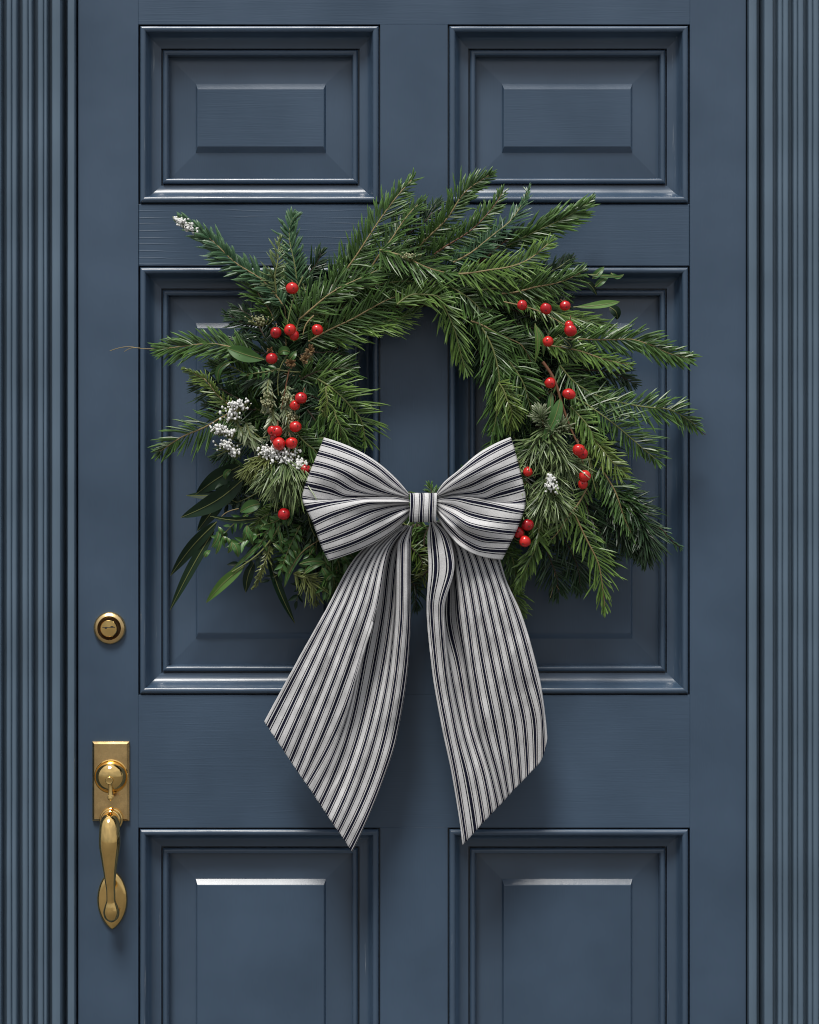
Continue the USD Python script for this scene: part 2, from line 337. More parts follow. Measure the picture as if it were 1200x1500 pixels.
def arc(cx, cy, r, a0, a1, n):
    a = np.radians(np.linspace(a0, a1, n))
    return [(cx + r * math.cos(t), cy + r * math.sin(t)) for t in a]
# moulding profile: (inset from the opening's edge, depth); quirk, bead, cove, fillet, inner bead, drop to the panel
PROF = [(0.0, -16), (0.1, -13), (2.0, -13), (2.3, -1.5)] + arc(6.9, -0.6, 4.5, 182, 10, 10) + [(11.5, -3.0), (12.6, -6.0)] \
    + [(29.5 - 16.0 * math.cos(t) , -23.0 + 15.5 * (1 - math.sin(t))) for t in np.radians(np.linspace(4, 86, 9))] \
    + [(30.6, -23.2), (30.8, -33.0), (33.1, -33.0)] + arc(37.2, -22.4, 4.0, 185, 0, 10) + [(41.3, -35.0), (42.2, -37.0)]

def stick(rect, side):
    x0, y0, x1, y1 = rect
    s = np.array([p[0] for p in PROF]); d = np.array([p[1] for p in PROF])
    n = 26
    t = np.linspace(0, 1, n)[:, None]
    if side in ('top', 'bottom'):
        xa, xb = x0 + s, x1 - s
        x = xa[None] * (1 - t) + xb[None] * t
        y = np.repeat((y0 + s if side == 'top' else y1 - s)[None], n, 0)
    else:
        ya, yb = y0 + s, y1 - s
        y = ya[None] * (1 - t) + yb[None] * t
        x = np.repeat((x0 + s if side == 'left' else x1 - s)[None], n, 0)
    dd = np.repeat(d[None], n, 0)
    wob = meshkit.noise(np.stack([x / 34.0, y / 34.0, dd * 0 + len(side)], -1), 3) - 0.5
    wob[0] = wob[-1] = 0
    dd = dd + 0.9 * wob
    v = U(x, y, dd).reshape(-1, 3)
    return v, grid_faces(n, len(s), flip=side in ('top', 'right'))

def panel(rect):
    x0, y0, x1, y1 = rect
    rings = [(36, 36, -36.5), (43, 43, -36.0), (80.0, 80.0, -33.0), (80.6, 80.6, -33.0), (83.5, 88.4, -27.7), (84.5, 89.8, -27.3)]
    pts, n = [], 10
    t = np.linspace(0, 1, n)[:, None]
    meshes = []
    for sd in range(4):
        xs, ysr, ds = [], [], []
        for s, sy, d in rings:
            c = [(x0 + s, y0 + sy), (x1 - s, y0 + sy), (x1 - s, y1 - sy), (x0 + s, y1 - sy)]
            a, b = np.array(c[sd]), np.array(c[(sd + 1) % 4])
            q = a * (1 - t) + b * t
            xs.append(q[:, 0]); ysr.append(q[:, 1]); ds.append(np.full(n, d))
        meshes.append((U(np.array(xs), np.array(ysr), np.array(ds)).reshape(-1, 3), grid_faces(len(rings), n, flip=True)))
    s, sy, d = rings[-1]
    raised = (U([x0 + s, x1 - s, x1 - s, x0 + s], [y0 + sy, y0 + sy, y1 - sy, y1 - sy], [d] * 4), np.array([[3, 2, 1, 0]]))
    return meshes, raised

for ri, (a, b) in enumerate(rows):
    for ci, (x0, x1) in enumerate(cols):
        rect = (x0, a, x1, b)
        bev, raised = panel(rect)
        pp = part(door, 'panel', *cat(bev[:]), PANEL, smooth=12)
        part(pp, 'raised_field', *raised, PAINT_V if ri else PAINT_H)
        for side in ('top', 'bottom', 'left', 'right'):
            part(pp, 'moulding', *stick(rect, side), MOULD_H if side in ('top', 'bottom') else MOULD_V, smooth=35)

# ------------------------------------------------------------------ brass hardware of the door
NEWL = 'polished brass handle set with thumb latch and grip'
def chamfer_plate(x0, y0, x1, y1, d, c):
    return slab(x0, y0, x1, y1, -0.3, d, c)
hp = part(door, 'handle', *chamfer_plate(136, 1086, 190, 1202, 7.5, 3.2), BRASS_B, label='brass handle set with thumb latch and grip')
dome_prof = [(25.0, 7.0), (24.8, 9.4), (23.9, 10.2), (23.0, 9.6)] + [(22.6 * math.cos(t), 9.4 + 18.0 * math.sin(t)) for t in np.radians(np.linspace(4, 89.9, 14))]
part(hp, 'rose', *lathe(164, 1136.5, dome_prof, 56), BRASS, smooth=40)
part(hp, 'thumb_latch', *cat([lathe(164.8, 1139.5, [(5.8, 18), (5.8, 34), (5.4, 35), (4.6, 35.6), (3.6, 35.2), (0.01, 35.2)], 24),
     tube(U([165.4, 165.8, 166.2, 166.5, 166.5], [1140, 1147, 1154, 1160, 1165], [31, 31.5, 32, 32.5, 33]), np.array([3.4, 3.0, 3.0, 3.6, 4.2]) * K, 14),
     lathe(166.6, 1163.5, [(4.4, 26), (4.4, 35), (3.4, 36), (0.01, 36.2)], 20)]), BRASS, smooth=40)
part(hp, 'collar', *lathe(164.5, 1199, [(17.5, 6.5), (17.5, 11), (16.6, 12.6), (15.2, 13.2), (14.8, 15.5), (13.6, 17.5), (11, 18.5), (0.01, 18.5)], 40), BRASS, smooth=40)
gpts = np.array([(164, 1199, 12), (164.5, 1198, 22), (165, 1202, 30), (165.4, 1213, 35), (165.8, 1230, 38), (166, 1256, 38.5), (166.4, 1281, 37), (167, 1300, 34), (167, 1312, 32), (167, 1322, 30), (167, 1331, 28), (167, 1338, 26), (167, 1343, 24.5), (167, 1347, 23.5)], float)
grad = np.array([11.5, 12.5, 14.2, 15.2, 15.6, 11.8, 8.2, 6.6, 6.6, 9.6, 11.8, 10.6, 6.6, 0.6])
gg = spline(np.c_[gpts, grad][:, [1, 0, 2, 3]][:, [1, 0, 2, 3]], 14)
from scipy.interpolate import PchipInterpolator
tt = np.linspace(0, 1, len(gpts)); fine = np.linspace(0, 1, 90)
gfine = PchipInterpolator(tt, np.c_[gpts, grad])(fine)
part(hp, 'grip', *cat([tube(U(gfine[:, 0], gfine[:, 1], gfine[:, 2]), gfine[:, 3] * K, 36),
                       tube(U([166, 166, 166.5, 167], [1324, 1325, 1327, 1330], [4, 11, 19, 27]), np.array([8, 6.5, 6.0, 7]) * K, 20)]), BRASS, smooth=60)
def drop(ph):
    c, s = np.cos(ph), np.sin(ph)          # s > 0 points down: a point at the bottom, a rounder top
    return np.sign(c) * np.abs(c) ** np.where(s > 0, 1.5, 1.25), s
part(hp, 'rosette', *lathe(164.8, 1318, [(1.0, 0.2), (1.0, 3.0), (0.95, 5.0), (0.86, 6.6), (0.74, 7.8), (0.66, 7.2), (0.45, 8.6), (0.2, 9.6), (0.001, 10)], 72, 22.0, 43.0, drop), BRASS, smooth=50)
lk = part(door, 'deadbolt', *lathe(161, 920, [(23.6, 0), (23.6, 3.0), (22.6, 5.4), (21.5, 6.6), (18.2, 8.6), (17.4, 8.6), (17.0, 7.0)], 56), BRASS_B, smooth=35, label='round brass deadbolt lock above the handle')
part(lk, 'recess', *lathe(161, 920, [(17.2, 7.2), (14, 4.6), (12.6, 4.4), (0.01, 4.4)], 40), BRASS_D, smooth=30)
part(lk, 'cylinder_plug', *lathe(160.6, 920.3, [(12.4, 3), (12.4, 9.6), (11.6, 10.6), (0.01, 11.2)], 40), BRASS, smooth=35)
part(lk, 'keyway', *cat([slab(151.5, 918.0, 170.0, 919.0, 9, 11.5, 0.2), slab(155, 918.8, 158, 920.6, 9, 11.45, 0.2), slab(163.5, 916.6, 167.5, 918.6, 9, 11.55, 0.2)]), DARK)

# ------------------------------------------------------------------ fluted casings with jamb strips
def wavy_strip(xs, ds, seed, amp=0.45, n=70):
    """profile xs, ds (left to right) carried from the door's head to the floor, with the slight waves of old paint"""
    y = np.linspace(YT - 60, FLOOR - 2, n)
    xs, ds = np.asarray(xs, float), np.asarray(ds, float)
    X = np.repeat(xs[None], n, 0); Y = np.repeat(y[:, None], len(xs), 1); D = np.repeat(ds[None], n, 0)
    w = meshkit.fbm(np.stack([X / 6.0 + seed * 7.3, Y / 45.0, X * 0], -1), 3, seed) - 0.5
    w2 = meshkit.fbm(np.stack([X / 9.0 + seed * 3.1, Y / 60.0, X * 0 + 5], -1), 3, seed + 9) - 0.5
    inner = np.ones(len(xs)); inner[[0, -1]] = 0
    return U(X + amp * 1.3 * w2 * inner, Y, D + 2 * amp * w * inner).reshape(-1, 3), grid_faces(n, len(xs), flip=False)

def reed_profile(a, b, c, base, top):
    """two half round beads a..b and b..c standing on base"""
    pts = [(a, base)]
    for p, q in ((a, b), (b, c)):
        m, r = (p + q) / 2, (q - p) / 2
        for k, t in enumerate(np.radians(np.linspace(168, 12, 9))):
            pts.append((m + r * math.copysign(abs(math.cos(t)) ** 0.75, math.cos(t)), top - 5.5 + 5.5 * math.sin(t) ** 0.8))
    pts.append((c, base))
    return pts

def casing(name, label, reeds, flat, rebate, stop, ends, seed):
    x0, x1 = ends
    t = thing(name, label, 'door casing', U((x0 + x1) / 2, FLOOR, 0))
    part(t, 'casing_board', *slab(x0, YT - 60, x1, FLOOR - 1, -50, 1, 0.6), CASING)
    for k, (a, b, c) in enumerate(reeds):
        pr = reed_profile(a, b, c, 0.0, 22.0)
        part(t, 'reed', *wavy_strip([p[0] for p in pr], [p[1] for p in pr], seed + k), CASING, smooth=50)
    a, b = flat
    part(t, 'flat_edge', *wavy_strip([a, a + 0.2, a + 1.4, (a + b) / 2, b - 1.4, b - 0.2, b], [-2, 21, 22.5, 22.6, 22.5, 21, -40], seed + 20, 0.25), CASING, smooth=50)
    a, b = rebate
    part(t, 'rebate', *wavy_strip([a, a + 1, b - 1, b], [-26, -25.5, -25.5, -26], seed + 21, 0.2), CASING, smooth=50)
    part(t, 'jamb', *slab(min(stop) - 6, YT - 70, max(stop) + 10, FLOOR - 3, -70, -49, 0.5), CASING)
    a, b = stop
    part(t, 'door_stop', *wavy_strip([a, a + 0.3, a + 1.5, (a + b) / 2, b - 1.5, b - 0.3, b], [-40, 9, 10.2, 10.4, 10.2, 9, -45], seed + 22, 0.25), CASING, smooth=50)
    return t

casing('fluted_casing', 'fluted blue door casing on the brass handle side of the door',
       [(-54, -47, -39.5), (-32, -24.5, -17), (-10, -2.5, 5.6), (13, 21, 28.6), (36, 45, 50.8), (58.5, 67.6, 72.8)], (79.5, 92.4), (92.4, 101), (100, 111.2), (-62, 91), 3)
casing('fluted_casing', 'fluted blue door casing along the hinge side, opposite the brass handle',
       [(1136, 1143, 1152.2), (1158.5, 1165, 1174.2), (1180, 1187, 1196.4), (1203, 1210, 1219), (1226, 1233, 1242)], (1116, 1129.2), (1107, 1116), (1095.2, 1108), (1117, 1250), 41)

# ------------------------------------------------------------------ evergreen wreath
wreath = thing('evergreen_wreath', 'mixed evergreen wreath with red berries hanging on the blue door', 'wreath', U(615, 600, 0))

def needles(base, direc, normal, L, w, bend, rg):
    """flat tapering three sided needles: base, direc, normal (n,3); L, w (n,) metres; bend (n,3) displacement of the tip"""
    n = len(base)
    side = np.cross(direc, normal); side /= np.linalg.norm(side, axis=1, keepdims=True) + 1e-12
    nn = np.cross(side, direc)
    st = np.array([0.0, 0.45, 0.82]); ww = np.array([0.55, 1.0, 0.78])
    V = np.zeros((n, 10, 3))
    for k, (s, q) in enumerate(zip(st, ww)):
        c = base + direc * (L * s)[:, None] + bend * s ** 2
        V[:, 3 * k] = c - side * (w * q / 2)[:, None]
        V[:, 3 * k + 1] = c + nn * (w * q * 0.34)[:, None]
        V[:, 3 * k + 2] = c + side * (w * q / 2)[:, None]
    V[:, 9] = base + direc * L[:, None] + bend
    F = []
    for k in (0, 3):
        for a, b in ((0, 1), (1, 2), (2, 0)):
            F += [(k + a, k + b, k + 3 + b), (k + a, k + 3 + b, k + 3 + a)]
    F += [(6, 7, 9), (7, 8, 9), (8, 6, 9)]
    F = np.array(F)
    faces = (F[None] + 10 * np.arange(n)[:, None, None]).reshape(-1, 3)
    return V.reshape(-1, 3), faces

def sprig(pts, d0, d1, L=32, look='fir', stem='green', w=2.5, gap=2.5, Lr=None, style='flat', ang=(62, 28), droop=0.0, name='fir_sprig', seed=None, top=0.55, stem_r=1.5, tip=0.6, dm=None):
    """pts: base to tip on the door's grid; needles of length L on its left (seen towards the tip) and Lr on its right"""
    gap, w, L = (gap * 1.62, w * 1.1, L * 1.04) if style != 'brush' else (gap * 1.25, w * 0.98, L)
    Lr = Lr and Lr * 1.04
    rg = np.random.default_rng(seed if seed is not None else int(abs(pts[0][0] * 13 + pts[-1][1] * 7)) % 99991)
    q = np.array([(x, y, 0.0) for x, y in pts])
    n = 40
    c = spline(q[:, :2], n)
    t = np.linspace(0, 1, n)
    c = c + 1.6 * np.stack([np.sin(t * rg.uniform(5, 9) + rg.uniform(0, 6)), np.sin(t * rg.uniform(5, 9) + rg.uniform(0, 6))], 1) * np.sin(np.pi * t)[:, None]
    d = d0 + (d1 - d0) * t + (6.0 if dm is None else dm) * np.sin(np.pi * t)
    curve = P(c[:, 0], c[:, 1], d)
    length = np.linalg.norm(np.diff(curve, axis=0), axis=1).sum() / K
    sp = part(wreath, name, *tube(curve, np.linspace(stem_r, stem_r * 0.5, n) * K, 6), STEM[stem], smooth=60)
    Lr = L if Lr is None else Lr
    tang = np.gradient(curve, axis=0); tang /= np.linalg.norm(tang, axis=1, keepdims=True)
    tilt = rg.normal(0, 0.30, 2); twist = rg.normal(0, 0.4)
    N0 = np.array([tilt[0], -1.0, tilt[1] + 0.12]); N0 /= np.linalg.norm(N0)
    out = []
    rowsets = [(1, 0.0, 1.0, L), (-1, 0.0, 1.0, Lr)]
    if style == 'flat':
        rowsets += [(1, 0.5, top, L * 0.82), (-1, 0.5, top, Lr * 0.82), (1, -0.35, 0.7, L * 0.9), (-1, -0.35, 0.7, Lr * 0.9)]
    elif style == 'brush':
        rowsets += [(1, 0.6, 1, L * 0.95), (-1, 0.6, 1, Lr * 0.95), (1, 1.15, 1.0, L * 0.9), (-1, 1.15, 1.0, Lr * 0.9), (1, -0.5, 0.8, L), (-1, -0.5, 0.8, Lr)]
    elif style == 'comb':
        rowsets += [(1, 0.25, 0.35, L * 0.9), (-1, 0.25, 0.35, Lr * 0.9)]
    for sgn, el, dens, LL in rowsets:
        m = max(3, int(length / gap * dens))
        u = np.sort((np.arange(m) + rg.uniform(-0.6, 0.6, m)) / m).clip(0.0, 1.0)
        keep = rg.uniform(0, 1, m) > 0.16 * (np.sin(u * 17 + rg.uniform(0, 6)) > 0.2)
        u = u[keep]; m = len(u)
        idx = u * (n - 1)
        i0 = np.floor(idx).astype(int).clip(0, n - 2); fr = (idx - i0)[:, None]
        b = curve[i0] * (1 - fr) + curve[i0 + 1] * fr
        T = tang[i0]
        S = np.cross(T, N0); S /= np.linalg.norm(S, axis=1, keepdims=True)
        Nn = np.cross(S, T)
        a = np.radians(ang[0] + (ang[1] - ang[0]) * u ** 1.6 + rg.normal(0, 6.5, m))
        e = el + rg.normal(0, 0.19, m) + twist * (u - 0.4) * sgn
        lat = S * (-sgn) * np.cos(e)[:, None] + Nn * (np.sin(e) * (-1 if np.dot(N0, Nn[0]) < 0 else 1))[:, None]
        dr = T * np.cos(a)[:, None] + lat * np.sin(a)[:, None]
        dr[:, 2] -= droop
        dr /= np.linalg.norm(dr, axis=1, keepdims=True)
        Ln = LL * K * (0.72 + 0.34 * np.sin(np.pi * np.clip(u * 0.9 + 0.1, 0, 1))) * (1 - (1 - tip) * np.clip((u - 0.72) / 0.28, 0, 1)) * rg.uniform(0.62, 1.16, m)
        bend = T * (Ln * rg.normal(0.13, 0.13, m))[:, None] + rg.normal(0, 0.06, (m, 3)) * Ln[:, None] + np.array([0, 0, -1.0]) * (Ln * (0.06 + droop * 0.3))[:, None]
        out.append(needles(b, dr, np.where((Nn @ N0)[:, None] < 0, -Nn, Nn) + rg.normal(0, 0.25, (m, 3)), Ln, w * K * rg.uniform(0.8, 1.2, m), bend, rg))
    # a bunch at the very tip
    m = 7
    T = np.repeat(tang[-1:], m, 0)
    sp_dir = T + rg.normal(0, 0.32, (m, 3)); sp_dir /= np.linalg.norm(sp_dir, axis=1, keepdims=True)
    out.append(needles(np.repeat(curve[-1:], m, 0), sp_dir, np.repeat(N0[None], m, 0), np.full(m, 0.5 * (L + Lr) / 2 * K) * rg.uniform(0.6, 1.1, m), np.full(m, w * K * 0.9), rg.normal(0, 0.02 * L * K, (m, 3)), rg))
    v, f = cat(out)
    part(sp, 'needles', v, f, NEEDLE[look], kind='stuff', along=np.tile([0, 0, 0, .45, .45, .45, .82, .82, .82, 1], len(v) // 10))
    return sp

def leaf(pts, d0, d1, w, look='dark', name='leaf', fold=0.3, roll=0.0, label=None, belly=0.42):
    """broad leaf with a folded midrib, base to tip"""
    n, m = 15, 7
    c = spline(np.array(pts, float), n)
    t = np.linspace(0, 1, n)
    d = d0 + (d1 - d0) * t + 4 * np.sin(np.pi * t)
    curve = P(c[:, 0], c[:, 1], d)
    T = np.gradient(curve, axis=0); T /= np.linalg.norm(T, axis=1, keepdims=True)
    N0 = np.array([0.1, -1.0, 0.15]); N0 /= np.linalg.norm(N0)
    S = np.cross(T, N0); S /= np.linalg.norm(S, axis=1, keepdims=True)
    Nn = np.cross(S, T); Nn *= np.sign(Nn @ N0)[:, None]
    S2 = S * math.cos(roll) + Nn * math.sin(roll); N2 = -S * math.sin(roll) + Nn * math.cos(roll)
    half = w / 2 * K * np.clip(np.sin(np.pi * np.clip(t, 0, 1) ** (math.log(0.5) / math.log(belly))), 0, 1) ** 0.8 + 0.25 * K
    k = np.linspace(-1, 1, m)
    wave = 0.06 * np.sin(t * 9 + c[0, 0])
    V = curve[:, None] + S2[:, None] * (half[:, None] * k[None])[..., None] + N2[:, None] * (half[:, None] * (fold * np.abs(k)[None] + wave[:, None] * k[None]))[..., None]
    back = V - N2[:, None] * (0.5 * K)
    v = np.vstack([V.reshape(-1, 3), back.reshape(-1, 3)])
    f = np.vstack([grid_faces(n, m), grid_faces(n, m, flip=True) + n * m])
    lp = part(wreath, name, v, f, LEAF[look], smooth=True, label=label)
    rib = tube(curve + N2 * 0.35 * K, np.linspace(0.85, 0.3, n) * K, 5)
    part(lp, 'midrib', *rib, STEM['green'])
    return lp

# core of the wreath: a ring of twisted vines
RCX, RCY = 618, 610
for k in range(5):
    a = np.linspace(0, 2 * np.pi, 120)
    off = 15 * np.cos(a * 5 + k * 1.26); dd = 14 + 8 * np.sin(a * 5 + k * 1.26)
    part(wreath, 'vine', *tube(U(RCX + (185 + off) * np.cos(a), RCY + (178 + off) * np.sin(a), dd), (5 + k % 2) * K, 7, caps=False), STEM['dark'], smooth=60)

OUTER = np.array([(345, 385), (400, 372), (470, 390), (540, 330), (600, 300), (690, 300), (760, 315), (790, 340), (800, 400), (850, 420), (880, 450), (905, 510), (905, 560), (930, 610), (925, 655), (900, 700), (930, 760), (925, 800), (880, 820), (870, 850), (800, 845), (770, 850), (740, 830), (600, 860), (490, 860), (410, 800), (360, 760), (355, 690), (325, 650), (330, 600), (300, 560), (305, 515), (350, 480), (345, 430)], float)
HOLE = np.array([(548, 500), (600, 452), (640, 462), (672, 548), (700, 570), (702, 640), (688, 730), (545, 730), (548, 640), (552, 580), (520, 530)], float)
from shapely.geometry import Polygon, Point
OUT, HOL = Polygon(OUTER), Polygon(HOLE).buffer(6)
fr = np.random.default_rng(21)
count = 0
tries = 0
while count < 120 and tries < 6000:
    tries += 1
    a = fr.uniform(0, 2 * np.pi)
    r = fr.uniform(120, 235)
    bx, by = RCX + r * math.cos(a) * 1.02, RCY + r * math.sin(a) * 0.95
    # growing outwards on the outer part, inwards on the inner part, all leaning along the ring
    outw = 1 if fr.uniform() < 0.68 else -0.55
    th = a + (fr.normal(0.5, 0.45) if outw > 0 else math.pi - fr.normal(0.5, 0.4))
    ln = fr.uniform(60, 115)
    tx, ty = bx + ln * math.cos(th), by + ln * math.sin(th)
    mx, my = (bx + tx) / 2 + fr.normal(0, 5), (by + ty) / 2 + fr.normal(0, 5)
    far_x, far_y = bx + (ln + 22) * math.cos(th), by + (ln + 22) * math.sin(th)
    if not (OUT.contains(Point(bx, by)) and OUT.contains(Point(far_x, far_y))): continue
    if HOL.contains(Point(bx, by)) or HOL.contains(Point(far_x, far_y)) or HOL.contains(Point(mx, my)): continue
    lvl = fr.uniform(8, 36)
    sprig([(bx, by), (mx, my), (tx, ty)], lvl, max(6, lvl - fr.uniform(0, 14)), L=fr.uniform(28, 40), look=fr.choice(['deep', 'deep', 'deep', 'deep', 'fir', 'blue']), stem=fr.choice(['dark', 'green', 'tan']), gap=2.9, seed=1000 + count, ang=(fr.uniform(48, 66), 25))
    count += 1

SP = sprig
# --- fuller left flank
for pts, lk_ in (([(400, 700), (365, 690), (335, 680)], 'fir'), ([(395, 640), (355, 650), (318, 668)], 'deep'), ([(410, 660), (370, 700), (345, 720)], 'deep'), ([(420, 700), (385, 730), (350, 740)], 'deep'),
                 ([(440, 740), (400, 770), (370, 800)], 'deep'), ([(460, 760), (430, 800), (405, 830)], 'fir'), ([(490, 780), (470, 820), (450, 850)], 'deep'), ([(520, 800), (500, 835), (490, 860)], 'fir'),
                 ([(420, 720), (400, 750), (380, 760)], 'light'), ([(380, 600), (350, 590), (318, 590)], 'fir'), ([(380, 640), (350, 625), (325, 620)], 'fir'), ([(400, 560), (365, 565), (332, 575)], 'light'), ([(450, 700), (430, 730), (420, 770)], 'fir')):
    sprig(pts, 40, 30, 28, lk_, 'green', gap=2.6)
SP = sprig
# --- upper left
SP([(415, 448), (385, 412), (345, 382), (300, 345), (266, 322)], 62, 52, 30, 'blue', 'tan', w=4.0, gap=3.0, ang=(50, 22), style='flat', Lr=27, tip=0.9)
SP([(402, 470), (380, 430), (360, 395)], 52, 44, 28, 'fir', 'tan', w=3.2)
SP([(440, 440), (430, 385), (424, 345), (430, 318)], 56, 50, 26, 'blue', 'green', w=3.4, gap=3.0, ang=(55, 30), tip=0.9)
SP([(405, 430), (404, 395), (410, 355)], 62, 56, 24, 'pine', 'green', w=2.4, gap=3.2, droop=0.1)
SP([(440, 430), (455, 400), (470, 372)], 40, 34, 28, 'deep', 'dark')
SP([(470, 432), (500, 400), (535, 362)], 46, 36, 34, 'deep', 'dark')
SP([(478, 428), (515, 385), (560, 315), (603, 264)], 74, 60, 36, 'fir', 'tan', gap=2.7, ang=(52, 26), top=0.35)
SP([(545, 390), (575, 345), (612, 300)], 70, 62, 36, 'fir', 'tan', gap=2.7, ang=(55, 28), top=0.35)
SP([(556, 366), (585, 374), (612, 386), (662, 402)], 82, 76, 40, 'fir', 'tan', gap=2.6, ang=(58, 34), stem_r=1.8)
SP([(438, 468), (475, 438), (520, 412), (560, 392)], 76, 74, 42, 'fir', 'tan', gap=2.7, ang=(50, 28), top=0.35)
SP([(452, 500), (500, 474), (540, 452), (600, 428)], 70, 66, 42, 'fir', 'tan', gap=2.6, ang=(52, 30), top=0.3)
SP([(490, 500), (530, 482), (575, 468), (606, 458)], 62, 50, 36, 'light', 'green', gap=2.6, ang=(55, 32), top=0.3)
SP([(500, 430), (545, 420), (600, 412), (640, 418)], 66, 60, 36, 'fir', 'green')
SP([(470, 470), (450, 430), (440, 395)], 60, 52, 34, 'deep', 'green')
SP([(430, 500), (440, 460), (452, 425)], 66, 60, 34, 'fir', 'green', top=0.3)
SP([(390, 500), (375, 470), (350, 452)], 56, 46, 32, 'deep', 'dark')
SP([(400, 480), (365, 475), (335, 462)], 46, 36, 28, 'deep', 'dark')
# --- top and upper right
SP([(612, 362), (654, 318), (688, 277), (716, 257)], 76, 66, 32, 'fir', 'tan', gap=2.5, ang=(55, 26))
SP([(636, 372), (680, 342), (718, 310), (735, 284)], 70, 60, 28, 'fir', 'brown', gap=2.4, ang=(55, 28))
SP([(664, 384), (718, 350), (746, 326), (766, 296), (773, 282)], 72, 60, 28, 'blue', 'tan', gap=2.5, ang=(58, 26))
SP([(742, 360), (795, 335), (838, 312), (862, 297)], 62, 54, 34, 'fir', 'green', w=3.3, gap=2.6, ang=(40, 18), tip=0.95)
SP([(672, 401), (732, 394), (765, 383), (803, 357)], 84, 74, 34, 'light', 'tan', gap=2.6, ang=(58, 30), top=0.35)
SP([(590, 350), (625, 320), (640, 300)], 56, 48, 34, 'deep', 'dark')
SP([(600, 400), (640, 370), (665, 335)], 60, 52, 34, 'fir', 'green')
SP([(690, 395), (720, 370), (760, 340)], 60, 54, 32, 'deep', 'brown')
SP([(735, 430), (784, 422), (820, 412), (850, 400)], 78, 68, 34, 'fir', 'tan', gap=2.5, ang=(56, 30))
SP([(700, 425), (745, 425), (790, 440)], 70, 66, 36, 'fir', 'green')
SP([(770, 430), (800, 452), (850, 468), (890, 476)], 66, 54, 34, 'light', 'green', ang=(42, 22))
SP([(760, 410), (810, 395), (835, 380)], 50, 44, 30, 'deep', 'green')
SP([(582, 446), (610, 430), (640, 432), (660, 470), (672, 508), (681, 538)], 88, 70, 34, 'light', 'green', gap=2.9, ang=(52, 24), top=0.25, tip=0.8)
SP([(640, 415), (680, 430), (705, 460), (715, 500)], 72, 60, 36, 'fir', 'green')
SP([(690, 470), (732, 488), (762, 505), (778, 530)], 76, 66, 30, 'fir', 'tan', top=0.3)
SP([(706, 480), (724, 520), (732, 564), (722, 632)], 80, 60, 40, 'fir', 'green', gap=2.9, ang=(48, 22), top=0.3)
SP([(730, 560), (748, 595), (748, 625)], 78, 66, 26, 'yellow', 'green', w=2.2, gap=2.3)
SP([(740, 520), (765, 560), (778, 600)], 66, 58, 38, 'fir', 'green')
SP([(690, 440), (700, 500), (716, 560)], 58, 44, 34, 'deep', 'dark')
SP([(740, 470), (780, 480), (820, 500)], 56, 50, 32, 'deep', 'dark')
SP([(740, 450), (790, 470), (830, 520)], 50, 44, 34, 'fir', 'dark')
# --- right
SP([(800, 497), (870, 496), (920, 496), (948, 504), (982, 519), (1008, 524)], 74, 56, 34, 'fir', 'tan', w=3.0, gap=2.7, ang=(56, 26), tip=0.9)
SP([(800, 505), (840, 513), (880, 524), (920, 534)], 82, 70, 25, 'light', 'tan', gap=2.7, ang=(55, 30), top=0.3)
SP([(820, 535), (850, 566), (884, 584)], 76, 66, 38, 'fir', 'green', top=0.3, ang=(64, 40))
SP([(840, 540), (890, 545), (925, 560)], 54, 40, 34, 'deep', 'dark')
SP([(870, 578), (904, 588), (940, 594), (980, 600), (1004, 612), (1020, 624)], 72, 52, 34, 'fir', 'green', gap=2.6, ang=(64, 32), top=0.3)
SP([(838, 580), (886, 610), (920, 638), (960, 672)], 84, 66, 46, 'fir', 'green', gap=3.0, Lr=26, ang=(68, 36), top=0.2)
SP([(836, 596), (862, 626), (874, 662)], 88, 80, 26, 'light', 'green', w=2.8, gap=2.5)
SP([(872, 645), (895, 673), (916, 694)], 84, 74, 25, 'yellow', 'green', w=2.4, gap=2.5)
SP([(850, 640), (870, 690), (878, 720)], 74, 66, 26, 'fir', 'green')
SP([(880, 684), (903, 728), (913, 753), (924, 780)], 78, 62, 50, 'fir', 'tan', Lr=26, gap=2.8, ang=(62, 32), top=0.25)
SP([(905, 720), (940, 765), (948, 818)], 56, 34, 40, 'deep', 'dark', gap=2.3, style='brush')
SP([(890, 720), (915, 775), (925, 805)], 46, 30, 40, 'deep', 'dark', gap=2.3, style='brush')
SP([(955, 768), (975, 782), (996, 802)], 30, 22, 14, 'blue', 'dark', gap=4.5, ang=(32, 15), style='comb')
SP([(838, 745), (863, 797), (878, 837), (886, 888)], 82, 56, 34, 'light', 'tan', gap=3.3, ang=(48, 22), top=0.12, style='comb', stem_r=1.6)
SP([(860, 715), (837, 753), (808, 790)], 86, 80, 24, 'light', 'tan', gap=3.0, ang=(60, 35), style='comb')
SP([(800, 770), (835, 800), (850, 860)], 50, 30, 36, 'deep', 'dark')
SP([(790, 790), (812, 830), (818, 868)], 44, 26, 36, 'deep', 'dark')
SP([(850, 700), (868, 760), (890, 800)], 58, 44, 36, 'deep', 'dark')
SP([(840, 760), (870, 790), (895, 820)], 40, 28, 38, 'deep', 'dark')
SP([(780, 745), (790, 790), (774, 825), (757, 862)], 84, 66, 23, 'light', 'green', w=2.8, gap=2.7, droop=0.15)
SP([(745, 790), (750, 820), (760, 850)], 62, 52, 28, 'fir', 'green')
SP([(700, 760), (730, 800), (752, 830)], 70, 60, 30, 'fir', 'green')
SP([(745, 850), (756, 875), (764, 900)], 40, 28, 24, 'light', 'green', w=2.4)
